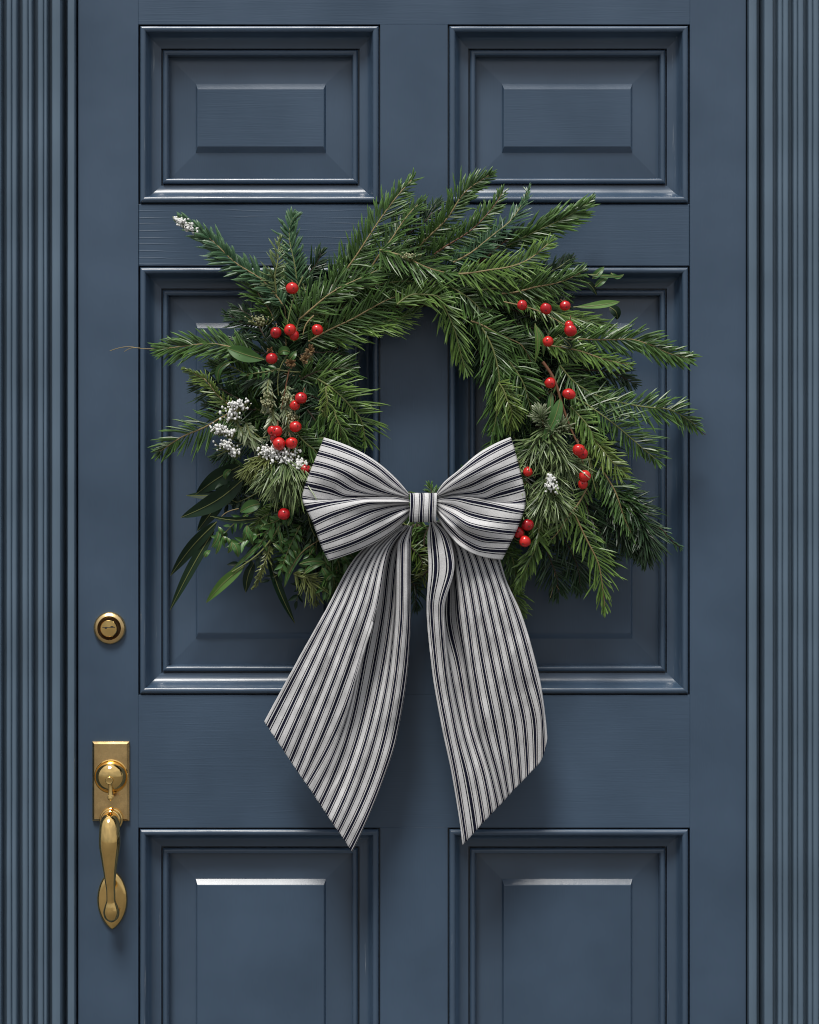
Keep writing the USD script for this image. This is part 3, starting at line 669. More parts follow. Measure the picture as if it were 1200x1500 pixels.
# pine clumps
for bx, by, tx, ty, L in ((802, 625, 803, 668, 44), (803, 690, 804, 742, 42), (790, 640, 770, 668, 38), (815, 655, 836, 690, 38), (800, 720, 785, 755, 36), (806, 715, 824, 752, 36), (762, 676, 745, 690, 26), (772, 705, 752, 720, 28), (770, 735, 750, 760, 28)):
    SP([(bx, by), ((bx + tx) / 2 + 2, (by + ty) / 2), (tx, ty)], 92, 84, L, 'pine', 'tan', w=2.1, gap=2.4, style='brush', ang=(68, 40), droop=0.12, name='pine_sprig')
for bx, by, tx, ty in ((796, 622, 789, 600), (826, 634, 822, 616), (808, 638, 815, 622)):
    SP([(bx, by), (tx, ty)], 96, 100, 17, 'pale', 'tan', w=2.6, gap=1.6, style='brush', ang=(60, 25), name='pine_sprig', tip=1.0)
SP([(752, 700), (778, 694), (802, 700)], 70, 66, 34, 'deep', 'dark'); SP([(750, 680), (775, 672), (800, 668)], 66, 62, 34, 'fir', 'dark'); SP([(745, 745), (770, 740), (795, 745)], 66, 60, 34, 'deep', 'dark')
# --- left
SP([(372, 520), (334, 508), (300, 505), (270, 507), (238, 511)], 66, 48, 36, 'fir', 'tan', gap=2.7, ang=(50, 22), tip=0.9, w=2.9)
SP([(345, 602), (320, 578), (298, 556), (273, 541)], 74, 60, 24, 'yellow', 'tan', w=2.2, gap=2.6, Lr=14, top=0.7)
SP([(360, 590), (325, 572), (290, 562)], 50, 34, 36, 'deep', 'dark')
SP([(380, 560), (345, 540), (315, 535)], 54, 44, 34, 'fir', 'green')
SP([(352, 600), (320, 614), (280, 634), (234, 661)], 70, 52, 36, 'fir', 'tan', gap=3.2, ang=(60, 26), top=0.15, style='comb', stem_r=1.7)
SP([(375, 600), (335, 598), (305, 595)], 46, 36, 32, 'deep', 'dark')
SP([(420, 520), (380, 515), (350, 500)], 58, 48, 34, 'deep', 'dark')
SP([(440, 545), (400, 545), (360, 560)], 66, 58, 32, 'deep', 'green')
SP([(465, 555), (492, 574), (516, 598), (530, 618), (535, 646)], 78, 62, 42, 'light', 'green', gap=2.8, Lr=16, ang=(72, 40), top=0.25)
SP([(440, 556), (480, 540), (515, 540)], 70, 58, 32, 'fir', 'dark', ang=(50, 28))
SP([(440, 520), (480, 515), (505, 520)], 60, 50, 30, 'deep', 'dark')
SP([(478, 566), (478, 590), (474, 606)], 84, 78, 16, 'yellow', 'green', w=1.9, gap=2.5)
SP([(490, 600), (496, 620), (500, 640)], 82, 74, 20, 'light', 'green', w=1.9, gap=2.6)
SP([(470, 600), (500, 630), (520, 660)], 64, 54, 34, 'fir', 'green')
SP([(440, 640), (470, 640), (500, 652)], 60, 54, 32, 'fir', 'green')
SP([(430, 630), (455, 655), (475, 675)], 74, 66, 30, 'fir', 'green')
SP([(450, 600), (470, 630), (465, 670)], 52, 46, 34, 'deep', 'dark')
for bx, by, tx, ty in ((394, 556, 390, 602), (420, 566, 424, 606), (415, 590, 425, 635), (400, 600, 396, 640), (345, 615, 365, 650), (360, 620, 380, 660)):
    SP([(bx, by), ((bx + tx) / 2, (by + ty) / 2), (tx, ty)], 82, 84, 15, 'pale', 'green', w=2.4, gap=2.4, style='flat', ang=(45, 25), name='heather_sprig')
for bx, by, tx, ty, L, lk_ in ((420, 672, 412, 712, 44, 'pine'), (430, 676, 438, 715, 42, 'pine'), (405, 676, 385, 704, 34, 'pine'), (380, 668, 356, 694, 20, 'olive'), (440, 680, 452, 706, 34, 'pine'), (395, 670, 370, 690, 24, 'olive'), (415, 670, 418, 700, 40, 'pine')):
    SP([(bx, by), ((bx + tx) / 2 + 2, (by + ty) / 2), (tx, ty)], 92, 84, L, lk_, 'tan', w=2.1, gap=2.1, style='brush', ang=(58, 30), droop=0.25, name='pine_sprig')
# --- lower left sprays
for pts, L, lk_, w_ in (([(440, 800), (425, 812), (412, 832)], 14, 'light', 3.0), ([(395, 800), (386, 830), (372, 860)], 10, 'olive', 2.2), ([(445, 840), (458, 858), (462, 880)], 26, 'olive', 1.8),
                   ([(430, 840), (455, 850), (480, 866)], 22, 'olive', 1.8), ([(480, 830), (490, 850), (484, 872)], 22, 'fir', 2.0), ([(470, 800), (490, 815), (500, 840)], 22, 'fir', 2.2),
                   ([(410, 745), (385, 760), (365, 785)], 18, 'light', 2.6), ([(440, 770), (420, 790), (395, 800)], 20, 'fir', 2.6), ([(455, 760), (465, 790), (460, 820)], 24, 'deep', 2.6), ([(400, 740), (430, 770), (450, 800)], 26, 'deep', 2.6)):
    SP(pts, 58, 46, L, lk_, 'green', w=w_, gap=2.8, name='leafy_sprig', droop=0.1)
for pts, lk_ in (([(600, 720), (612, 770), (610, 800)], 'light'), ([(630, 770), (620, 800), (626, 830)], 'fir'), ([(600, 800), (618, 826), (612, 848)], 'yellow'), ([(640, 820), (622, 840), (606, 862)], 'olive'), ([(590, 830), (606, 860), (610, 890)], 'deep'),
                 ([(560, 800), (585, 830), (612, 850)], 'deep'), ([(660, 760), (640, 740), (630, 712)], 'fir'), ([(700, 720), (690, 700), (680, 690)], 'deep'), ([(660, 800), (690, 830), (730, 845)], 'deep')):
    SP(pts, 52, 44, 22, lk_, 'dark', w=2.1, gap=2.7)

# --- leafy twigs with small paired leaves
def leafy_twig(pts, d0, d1, n_pairs, size, look, seed):
    g = np.random.default_rng(seed)
    c = spline(np.array(pts, float), 40); t = np.linspace(0, 1, 40)
    curve = P(c[:, 0], c[:, 1], d0 + (d1 - d0) * t + 5 * np.sin(np.pi * t))
    st = part(wreath, 'leafy_twig', *tube(curve, np.linspace(1.1, 0.5, 40) * K, 6), STEM['green'], smooth=60)
    T = np.gradient(curve, axis=0); T /= np.linalg.norm(T, axis=1, keepdims=True)
    ms = []
    n, m = 7, 5
    for k in range(n_pairs * 2 + 1):
        u = 0.12 + 0.88 * (k // 2) / n_pairs if k < n_pairs * 2 else 1.0
        i = int(min(39, u * 39))
        N0 = np.array([g.normal(0, 0.4), -1.0, g.normal(0.2, 0.4)]); N0 /= np.linalg.norm(N0)
        S = np.cross(T[i], N0); S /= np.linalg.norm(S)
        sg = 0 if k == n_pairs * 2 else (1 if k % 2 else -1)
        a = math.radians(g.uniform(38, 66))
        dr = T[i] * math.cos(a) + S * sg * math.sin(a) + N0 * g.normal(0.15, 0.3)
        dr /= np.linalg.norm(dr)
        ln = size * K * g.uniform(0.7, 1.15); wd = ln * g.uniform(0.14, 0.2)
        s_ = np.cross(dr, N0); s_ /= np.linalg.norm(s_); nn = np.cross(s_, dr); nn *= np.sign(nn @ N0)
        q = np.linspace(0, 1, n); kk = np.linspace(-1, 1, m)
        ctr = curve[i] + dr * (q * ln)[:, None] - nn * (0.22 * ln * q ** 2)[:, None]
        h = wd * np.sin(np.pi * q ** 0.8) + 0.15 * K
        V = ctr[:, None] + s_ * (h[:, None] * kk)[..., None] + nn * (h[:, None] * 0.35 * np.abs(kk))[..., None]
        ms.append((np.vstack([V.reshape(-1, 3), (V - nn * 0.4 * K).reshape(-1, 3)]), np.vstack([grid_faces(n, m), grid_faces(n, m, flip=True) + n * m])))
    part(st, 'leaves', *cat(ms), LEAF[look], smooth=True, kind='stuff')
for k, (pts, d0, d1, np_, sz, lk_) in enumerate((
        ([(410, 770), (375, 785), (342, 800)], 60, 58, 7, 17, 'mid'), ([(420, 750), (395, 775), (380, 800)], 66, 62, 6, 16, 'mid'), ([(440, 770), (425, 800), (412, 835)], 64, 60, 8, 15, 'mid'),
        ([(455, 790), (452, 820), (440, 850)], 60, 54, 7, 16, 'mid'), ([(470, 800), (478, 830), (476, 866)], 58, 52, 8, 17, 'mid'), ([(480, 790), (505, 820), (520, 850)], 60, 56, 7, 17, 'mid'),
        ([(370, 750), (340, 770), (318, 796)], 54, 50, 6, 15, 'mid'), ([(400, 790), (380, 815), (350, 825)], 50, 44, 6, 15, 'dark'), ([(430, 740), (410, 760), (385, 770)], 70, 66, 6, 14, 'mid'),
        ([(450, 740), (455, 770), (470, 800)], 66, 62, 7, 16, 'dark'), ([(380, 720), (350, 735), (325, 740)], 50, 44, 6, 18, 'dark'), ([(500, 800), (530, 830), (545, 850)], 52, 48, 6, 15, 'mid'),
        ([(440, 800), (420, 830), (395, 850)], 48, 40, 7, 15, 'dark'), ([(460, 830), (440, 860), (435, 880)], 44, 38, 6, 15, 'dark'), ([(360, 690), (335, 705), (310, 712)], 50, 44, 5, 18, 'dark'),
        ([(410, 540), (385, 545), (362, 548)], 80, 76, 5, 14, 'mid'), ([(430, 700), (446, 716), (452, 735)], 84, 82, 5, 13, 'dark'))):
    leafy_twig(pts, d0, d1, np_, sz, lk_, 600 + k)

# --- broad leaves
LF = leaf
LF([(352, 682), (320, 700), (287, 724)], 58, 40, 26, 'dark', roll=0.3)
LF([(352, 737), (318, 728), (273, 726)], 50, 36, 15, 'dark', roll=-0.2)
LF([(356, 702), (322, 730), (265, 758)], 64, 38, 26, 'dark', roll=0.2)
LF([(330, 726), (312, 748), (289, 778)], 46, 34, 19, 'dark')
LF([(318, 764), (282, 800), (250, 843)], 56, 30, 18, 'dark', roll=0.3)
LF([(314, 776), (282, 830), (249, 894)], 50, 26, 15, 'dark', roll=-0.2)
LF([(357, 830), (330, 852), (302, 883)], 58, 44, 15, 'bright', label='bright green lance leaf')
LF([(398, 780), (372, 806), (338, 836)], 60, 54, 7, 'mid')
LF([(372, 824), (364, 842), (360, 868)], 42, 36, 14, 'dark')
LF([(393, 812), (408, 862), (432, 913)], 46, 20, 13, 'dark', roll=0.3)
LF([(381, 738), (366, 742), (352, 750)], 74, 70, 17, 'mid')
LF([(381, 758), (345, 762), (308, 756)], 66, 56, 9, 'dark', roll=0.4)
LF([(446, 806), (426, 832), (417, 860)], 62, 54, 9, 'mid')
LF([(338, 688), (330, 697), (331, 702)], 66, 64, 8, 'mid')
for x0, y0, x1, y1, w_ in ((322, 776, 310, 802, 8), (322, 784, 316, 812, 7), (320, 772, 326, 786, 6), (327, 786, 331, 796, 7), (333, 788, 337, 800, 6), (340, 794, 334, 810, 7), (342, 796, 349, 816, 10), (300, 816, 308, 806, 7),
                           (362, 770, 356, 792, 9), (360, 774, 370, 798, 9), (408, 775, 411, 806, 6), (412, 790, 428, 804, 9), (408, 770, 406, 784, 6), (424, 806, 424, 830, 6), (430, 806, 434, 818, 5), (422, 770, 430, 756, 6), (400, 796, 416, 812, 5), (386, 768, 378, 776, 5),
                           (440, 826, 478, 824, 9), (446, 840, 478, 824, 8), (472, 832, 480, 851, 8), (478, 850, 488, 840, 8), (500, 815, 510, 826, 8), (455, 812, 462, 800, 6), (396, 762, 408, 770, 6)):
    LF([(x0, y0), ((x0 + x1) / 2 + (y1 - y0) * 0.08, (y0 + y1) / 2 - (x1 - x0) * 0.08), (x1, y1)], 66, 62, w_, 'mid', roll=float(fr.uniform(-0.5, 0.5)), name='small_leaf')
LF([(387, 527), (362, 520), (333, 510)], 84, 78, 21, 'mid', roll=0.25, belly=0.55)
LF([(338, 530), (322, 540), (320, 562)], 62, 58, 9, 'mid')
LF([(840, 450), (870, 448), (908, 442)], 72, 62, 12, 'bright', roll=0.3, label='bright green lance leaf', belly=0.6)
LF([(784, 474), (788, 500), (784, 530)], 94, 90, 7, 'bright'); LF([(786, 478), (796, 500), (796, 522)], 94, 88, 6, 'mid')
LF([(821, 584), (812, 615), (794, 647)], 104, 100, 17, 'mid', roll=-0.2)
LF([(808, 574), (806, 595), (803, 618)], 98, 98, 8, 'mid')
LF([(868, 408), (878, 398), (885, 391)], 64, 60, 10, 'mid'); LF([(862, 402), (885, 404), (912, 405)], 66, 56, 5, 'mid'); LF([(872, 420), (884, 410), (892, 404)], 60, 58, 9, 'mid')
LF([(895, 400), (904, 406), (914, 402)], 58, 52, 6, 'mid'); LF([(850, 410), (865, 418), (874, 432)], 58, 52, 10, 'dark'); LF([(893, 450), (903, 458), (904, 468)], 50, 44, 14, 'dark')
LF([(425, 516), (414, 514), (408, 520)], 90, 90, 12, 'mid'); LF([(424, 528), (430, 520), (434, 514)], 92, 92, 9, 'mid'); LF([(820, 505), (836, 508), (818, 490)], 86, 84, 6, 'dark')

# --- twigs and loose stems
def twig(pts, d0, d1, r, look, name='twig'):
    c = spline(np.array(pts, float), 30); t = np.linspace(0, 1, 30)
    part(wreath, name, *tube(P(c[:, 0], c[:, 1], d0 + (d1 - d0) * t), np.linspace(r, r * 0.6, 30) * K, 7), STEM[look], smooth=60)
twig([(795, 530), (812, 556), (826, 600), (838, 632), (848, 652)], 98, 106, 2.3, 'brown')
twig([(738, 442), (790, 456), (834, 480)], 92, 98, 1.0, 'tan')
twig([(444, 405), (432, 432), (421, 474)], 88, 94, 1.1, 'green')
twig([(424, 540), (418, 570), (412, 600)], 90, 90, 1.1, 'brown')
twig([(425, 515), (410, 540), (408, 580)], 90, 88, 0.9, 'green')
twig([(460, 462), (448, 476), (444, 490)], 88, 90, 1.2, 'tan')
twig([(270, 507), (215, 511), (188, 508), (161, 514)], 50, 36, 0.8, 'tan'); twig([(205, 510), (192, 510), (182, 515)], 44, 40, 0.6, 'tan')
twig([(1000, 610), (1018, 626), (1034, 637)], 54, 44, 0.9, 'dark')
twig([(412, 766), (385, 805), (340, 838)], 68, 60, 1.5, 'green')
twig([(862, 668), (868, 700), (874, 722)], 88, 84, 1.0, 'green'); twig([(470, 790), (440, 812), (424, 840)], 66, 62, 0.9, 'tan')
twig([(490, 820), (494, 850), (492, 866)], 56, 52, 0.9, 'tan'); twig([(350, 745), (330, 752), (320, 762)], 60, 56, 0.9, 'tan')
twig([(852, 672), (856, 684), (858, 692)], 92, 98, 0.8, 'brown'); twig([(808, 575), (814, 582), (812, 590)], 98, 98, 0.8, 'brown')
twig([(748, 782), (762, 792), (771, 784)], 90, 96, 0.9, 'olive' if 'olive' in STEM else 'tan')
twig([(812, 815), (812, 850), (806, 876)], 40, 30, 0.9, 'tan'); twig([(812, 850), (818, 862), (824, 868)], 34, 28, 0.6, 'tan')

# --- berries
SV, SF = sphere_mesh(12, 18)
def berry(x, y, r, d, stretch=1.0, ang=0.0):
    a = np.random.default_rng(int(x * 31 + y)).uniform(-1, 1, 3)
    v = SV.copy()
    v = v * (1 + 0.16 * (meshkit.noise(SV * 1.3 + a * 9 + 20, 5)[:, None] - 0.5)) * (1 + a * 0.05)[None]
    v[:, 0] *= stretch
    ca, sa = math.cos(ang), math.sin(ang)
    v = np.stack([v[:, 0] * ca - v[:, 2] * sa, v[:, 1], v[:, 0] * sa + v[:, 2] * ca], 1)
    c = P(x, y, d)
    bp = part(wreath, 'berry', v * r * K + c, SF, BERRY, smooth=True)
    ax = np.array([a[0] * 0.5, -1.0, a[1] * 0.5]); ax /= np.linalg.norm(ax)
    rot = np.linspace(0, 2 * np.pi, 6)[:-1]
    sx_ = np.cross(ax, [0, 0, 1.0]); sx_ /= np.linalg.norm(sx_); sy_ = np.cross(ax, sx_)
    cal = []
    for q in rot:
        dv = sx_ * math.cos(q) + sy_ * math.sin(q)
        cal.append(tube(np.array([c + ax * r * K * 0.96, c + ax * r * K * 1.03 + dv * 0.14 * r * K]), np.array([0.5, 0.25]) * K, 5))
    part(bp, 'calyx', *cat(cal), STEM['dark'])
    e = c + np.array([a[2] * 6, 16, 12 * (0.5 + abs(a[0]))]) * K
    part(bp, 'stalk', *tube(np.array([c + (e - c) * 0.3, (c + e) / 2 + np.array([1, 0, 1]) * K, e]), np.full(3, 0.8 * K), 6), STEM['brown'], smooth=60)
for b in ((428, 422, 8.6, 98), (404, 487, 8.2, 100), (425, 483, 8.6, 103), (431, 491, 7.4, 98), (465, 483, 8.2, 100), (398, 525, 8.2, 98), (441, 583, 8.2, 104), (432, 594, 7.4, 100),
          (433, 625, 8.4, 102), (406, 632, 8.2, 102), (399, 631, 7.2, 97), (409, 650, 9.0, 106), (427, 649, 8.6, 105), (447, 687, 7.4, 100), (416, 753, 8.8, 98), (402, 641, 6.6, 94),
          (765, 447, 7.4, 100), (800, 452, 8.2, 102), (828, 448, 7.6, 100), (836, 484, 8.8, 104), (803, 500, 7.8, 104), (834, 476, 6.6, 99), (806, 561, 7.6, 104),
          (848, 659, 8.6, 114), (853, 664, 8.0, 110), (857, 697, 8.4, 108), (854, 709, 7.2, 102), (773, 691, 7.0, 104), (773, 769, 8.4, 104), (760, 780, 8.0, 100), (769, 793, 8.4, 106)):
    berry(*b)
berry(834, 577, 7.6, 106, 1.25, -0.2)

# --- white blossom sprays and cone rosettes
def blossoms(x, y, sx, sy, n, d, seed, r=(0.9, 2.3), look=None, name='blossom_spray', label='spray of small white blossoms'):
    g = np.random.default_rng(seed); ms, st = [], []
    sv, sf = sphere_mesh(5, 7)
    for _ in range(int(n * 2.2)):
        px, py = x + g.normal(0, sx * 0.45), y + g.normal(0, sy * 0.45)
        dd = d + g.uniform(-9, 8); rr = g.uniform(*r)
        c = P(px, py, dd)
        ms.append((sv * np.array([rr, rr, rr * g.uniform(0.8, 1.4)]) * K * g.uniform(0.85, 1.15, 3) + c, sf))
        b0 = P(x + (px - x) * 0.4 + 4, y + (py - y) * 0.4 + 8, dd - 12)
        st.append(tube(np.array([b0, (b0 + c) / 2 + g.normal(0, 1, 3) * K, c]), np.full(3, 0.5 * K), 4))
    p_ = part(wreath, name, *cat(ms), look or WHITE, smooth=True, label=label)
    part(p_, 'stalks', *cat(st), STEM['green'])
for k, (x, y, sx, sy, n) in enumerate(((350, 592, 16, 9, 34), (338, 606, 14, 10, 26), (322, 628, 15, 9, 32), (336, 634, 12, 6, 16), (332, 651, 15, 9, 34), (344, 661, 9, 7, 14), (396, 662, 18, 11, 60), (416, 668, 22, 13, 70), (436, 681, 12, 8, 26), (444, 676, 8, 6, 10))):
    blossoms(x, y, sx, sy, n, 98, 300 + k)
for k, (x, y, sx, sy, n) in enumerate(((392, 586, 9, 18, 34), (422, 584, 12, 9, 26), (428, 612, 10, 10, 24), (380, 468, 14, 6, 26), (600, 374, 16, 6, 16), (452, 520, 6, 6, 8))):
    blossoms(x, y, sx, sy, n, 92, 340 + k, (0.9, 1.8), CREAM, 'bud_spray', 'spray of tiny cream buds')
def frosted(pts, d, L, n_seed, gap=1.2):
    """white flocked sprig tip"""
    p_ = SP(pts, d, d + 4, L, 'pale', 'tan', w=2.2, gap=gap, style='brush', ang=(45, 20), name='flocked_tip', seed=n_seed)
    x0, y0 = pts[0]; x1, y1 = pts[-1]
    g = np.random.default_rng(n_seed); ms = []
    sv, sf = sphere_mesh(5, 7)
    for _ in range(110):
        t = g.uniform(0, 1) ** 0.8
        wid = 3.0 + 8.5 * (1 - t)
        px = x0 + (x1 - x0) * t + g.normal(0, wid * 0.5); py = y0 + (y1 - y0) * t + g.normal(0, wid * 0.4)
        ms.append((sv * g.uniform(1.0, 2.3, 3) * K + P(px, py, d + 10 + g.uniform(-3, 6)), sf))
    part(p_, 'flocking', *cat(ms), WHITE, smooth=True, kind='stuff')
frosted([(809, 716), (806, 696)], 108, 9, 77)
frosted([(282, 336), (256, 319)], 60, 8, 78)
def rosette(x, y, r, d, seed):
    g = np.random.default_rng(seed); ms = []
    for k in range(22):
        a, el = g.uniform(0, 2 * np.pi), g.uniform(0.1, 1.2)
        dr = np.array([math.cos(a) * math.cos(el), -math.sin(el), math.sin(a) * math.cos(el)])
        c = P(x, y, d)
        ln = r * K * g.uniform(0.7, 1.1)
        ms.append(needles(c[None], dr[None], np.array([[0.1, -1, 0.3]]), np.array([ln]), np.array([r * 0.42 * K]), np.array([[0, -0.15 * ln, 0.1 * ln]]), g))
    part(wreath, 'small_cone', *cat(ms), SCALE)
rosette(455, 514, 9, 98, 1); rosette(447, 527, 10, 96, 2); rosette(426, 533, 9, 92, 3); rosette(396, 514, 6, 92, 4)

# ------------------------------------------------------------------ striped bow
bow = thing('striped_bow', 'cream and navy ticking stripe ribbon bow tied on the wreath', 'bow', P(620, 745, 100))

PERIOD = 13.2
def sheet(guides, us, nu, nv, pleat=0.0, back=None, seed=0, meas=(0.35, 0.92), crump=1.2, period=PERIOD):
    """cloth through guide lines (each running from the knot or fold end to the free end) at widths us (in stripe repeats)"""
    from scipy.interpolate import PchipInterpolator
    G = np.array([spline(g, nv) for g in guides])                   # (k, nv, 3)
    ta = np.gradient(G, axis=1); ta /= np.linalg.norm(ta, axis=2, keepdims=True)
    df = np.diff(G, axis=0); df -= (df * ta[:-1]).sum(-1, keepdims=True) * ta[:-1]
    us = np.r_[0, np.cumsum(np.linalg.norm(df, axis=2)[:, int(nv * meas[0]):int(nv * meas[1])].mean(1))] / period
    uu = np.linspace(us[0], us[-1], nu)
    S = PchipInterpolator(np.array(us, float), G, axis=0)(uu)       # (nu, nv, 3)
    v = np.linspace(0, 1, nv)
    w = meshkit.fbm(np.stack([S[..., 0] / 30.0, S[..., 1] / 60.0, np.zeros_like(S[..., 0]) + seed], -1), 3, seed) - 0.5
    S[..., 2] += crump * 5 * w
    return S, uu, v

def cloth_part(name, S, uu, vv, thick=1.3, label=None):
    nu, nv = S.shape[:2]
    A = P(S[..., 0], S[..., 1], S[..., 2])
    du = np.gradient(A, axis=0); dv = np.gradient(A, axis=1)
    nrm = np.cross(du, dv); nrm /= np.linalg.norm(nrm, axis=-1, keepdims=True) + 1e-12
    if nrm[..., 1].mean() > 0: nrm = -nrm; flip = True
    else: flip = False
    B = A - nrm * thick * K
    front = grid_faces(nu, nv, flip=flip); back = grid_faces(nu, nv, flip=not flip) + nu * nv
    idx = np.arange(nu * nv).reshape(nu, nv)
    edges = []
    for line, rev in ((idx[0], flip), (idx[-1], not flip), (idx[:, 0], not flip), (idx[:, -1], flip)):
        q = np.stack([line[:-1], line[1:], line[1:] + nu * nv, line[:-1] + nu * nv], 1)
        edges.append(q if rev else q[:, ::-1])
    v = np.vstack([A.reshape(-1, 3), B.reshape(-1, 3)])
    f = np.vstack([front, back] + edges)
    dl = np.linalg.norm(np.diff(A.mean(0), axis=0), axis=1).sum() / K / 15.0
    uv = np.stack(np.broadcast_arrays(uu[:, None], (vv * dl)[None]), -1).reshape(-1, 2)
    return part(bow, name, v, f, CLOTH, smooth=True, uv=np.vstack([uv, uv]), label=label)

# tails: from the knot down to the cut edge
LT = [(0, [(588, 770, 96), (529, 807, 90), (474, 899, 88), (430, 978, 82), (387, 1057, 74)]),
      (2.5, [(592, 770, 100), (547, 807, 97), (507, 895, 95), (464, 1000, 87), (419, 1105, 74)]),
      (4.2, [(596, 770, 103), (561, 808, 103), (536, 890, 103), (508, 970, 96), (478, 1050, 85), (441, 1138, 73)]),
      (5.0, [(597, 770, 102), (568, 808, 104), (552, 890, 106), (533, 955, 101), (502, 1055, 87), (452, 1153, 73)]),
      (5.35, [(597, 770, 97), (566, 808, 97), (549, 890, 96), (532, 955, 94), (505, 1056, 84), (457, 1160, 71)]),
      (5.9, [(597, 770, 90), (561, 810, 84), (546, 892, 80), (532, 957, 81), (509, 1060, 79), (464, 1171, 69)]),
      (7.0, [(598, 770, 88), (572, 812, 79), (561, 895, 75), (550, 960, 77), (526, 1070, 76), (478, 1192, 68)]),
      (8.1, [(599, 770, 88), (583, 812, 82), (577, 895, 79), (569, 962, 82), (546, 1072, 84), (492, 1213, 70)]),
      (8.5, [(600, 770, 96), (582, 800, 97), (580, 890, 96), (574, 965, 91), (553, 1075, 86), (497, 1220, 70)]),
      (9.2, [(602, 770, 100), (592, 800, 102), (591, 890, 100), (585, 965, 94), (566, 1080, 85), (506, 1233, 69)]),
      (10, [(605, 770, 97), (602, 798, 98), (602, 890, 96), (600, 950, 92), (581, 1082, 82), (562, 1141, 78), (516, 1248, 66)])]
RT = [(0, [(630, 765, 94), (626, 788, 95), (628, 830, 97), (625, 887, 95), (632, 974, 90), (647, 1064, 84), (662, 1135, 76), (678, 1238, 66)]),
      (1.2, [(634, 765, 100), (646, 788, 103), (652, 830, 105), (641, 890, 101), (647, 974, 94), (662, 1064, 86), (678, 1140, 76), (691, 1224, 66)]),
      (2.0, [(637, 765, 101), (657, 793, 107), (664, 828, 108), (648, 893, 104), (654, 974, 95), (670, 1070, 85), (688, 1140, 75), (700, 1214, 66)]),
      (2.4, [(638, 765, 97), (662, 795, 103), (666, 828, 104), (651, 895, 98), (657, 974, 91), (675, 1070, 81), (693, 1140, 73), (704, 1209, 66)]),
      (2.9, [(638, 766, 90), (655, 797, 90), (657, 832, 86), (647, 896, 83), (661, 974, 84), (681, 1070, 77), (700, 1140, 71), (711, 1202, 66)]),
      (3.8, [(638, 766, 86), (659, 800, 80), (661, 840, 76), (661, 896, 77), (675, 974, 79), (690, 1060, 76), (713, 1140, 71), (722, 1190, 66)]),
      (4.7, [(639, 766, 90), (664, 800, 90), (670, 840, 92), (679, 910, 94), (690, 990, 91), (703, 1060, 84), (725, 1140, 74), (734, 1178, 66)]),
      (6, [(639, 765, 95), (680, 800, 97), (694, 840, 100), (708, 910, 99), (724, 990, 94), (740, 1070, 85), (752, 1158, 69)]),
      (8, [(640, 765, 97), (702, 800, 98), (720, 840, 101), (740, 910, 98), (759, 990, 91), (775, 1065, 81), (778, 1131, 71)]),
      (9.2, [(641, 764, 94), (719, 805, 95), (735, 845, 96), (757, 910, 94), (778, 990, 89), (793, 1060, 81), (794, 1112, 72)]),
      (10, [(642, 764, 90), (728, 810, 90), (742, 850, 90), (764, 899, 88), (779, 947, 86), (794, 1011, 82), (802, 1082, 74)])]
for nm, G, sd in (('tail', LT, 3), ('tail', RT, 8)):
    S, uu, vv = sheet([g for _, g in G], [u for u, _ in G], 150, 170, seed=sd, crump=1.7)
    S[..., 2] += 0.7 * (S[..., 2] - S[..., 2].mean(0, keepdims=True)) * np.sin(np.pi * np.clip(vv * 1.1, 0, 1))[None]
    gc = np.random.default_rng(70 + sd)           # small uneven creases
    for _ in range(15):
        u0, v0, wd, ln, am, sl = gc.uniform(uu[0], uu[-1]), gc.uniform(0.1, 0.95), gc.uniform(0.15, 0.45), gc.uniform(0.05, 0.16), gc.uniform(-2.2, 2.2), gc.uniform(-5, 5)
        S[..., 2] += am * np.exp(-((uu[:, None] - u0 - sl * (vv[None] - v0)) / wd) ** 2 - ((vv[None] - v0) / ln) ** 2)
    # soft folds that run down from the knot and die out towards the cut end
    ph = uu[:, None] * 2.3 + 0.8 * np.sin(vv * 5)[None] + sd
    S[..., 2] += 2.4 * np.sin(ph) * np.sin(np.pi * np.clip(vv * 0.95 + 0.05, 0, 1))[None] ** 0.6
    # the cut end wavers a little
    gt = np.random.default_rng(90 + sd)
    S[:, -1, :2] += 0.3 * gt.normal(0, 1, (len(uu), 1)) * (S[:, -1, :2] - S[:, -6, :2]) / np.linalg.norm(S[:, -1, :2] - S[:, -6, :2], axis=1, keepdims=True)
    cloth_part(nm, S, uu, vv)

# loops: from the outer fold to the knot
LL = [(0, [(477, 641.5), (515, 655), (553, 677), (581.5, 702), (600, 724)]),
      (1.5, [(468, 664), (512, 678.6), (546.7, 696), (575, 715), (599, 727.5)]),
      (3, [(458, 688), (493, 698), (524.5, 716), (556, 724.5), (599, 729)]),
      (4.3, [(450, 708), (483, 716), (509, 726), (556, 727.5), (599, 730.5)]),
      (5.2, [(445, 729), (467.5, 732), (499, 733), (556, 731), (599, 732)]),
      (5.5, [(446, 735), (483, 732.7), (531, 729), (572, 728), (600, 732.5)]),
      (7, [(459.6, 762.5), (499, 746.7), (546.7, 735.6), (578, 735.6), (600, 736)]),
      (8.5, [(467.5, 784.7), (515, 765.7), (553, 750), (578, 743), (600.5, 740.5)]),
      (10, [(474, 802), (515, 788), (556, 769), (585, 754), (601, 746)]),
      (11, [(484, 821), (524.5, 807), (562.5, 788), (588, 769), (602, 752)])]
LD = {0: (112, 122, 126, 120, 112), 1.5: (116, 130, 136, 128, 114), 3: (117, 126, 122, 122, 113), 4.3: (116, 118, 115, 118, 112), 5.2: (115, 113, 112, 114, 112),
      5.5: (117, 122, 128, 126, 114), 7: (119, 132, 139, 132, 116), 8.5: (118, 130, 132, 122, 114), 10: (117, 126, 128, 128, 112), 11: (113, 118, 118, 114, 108)}
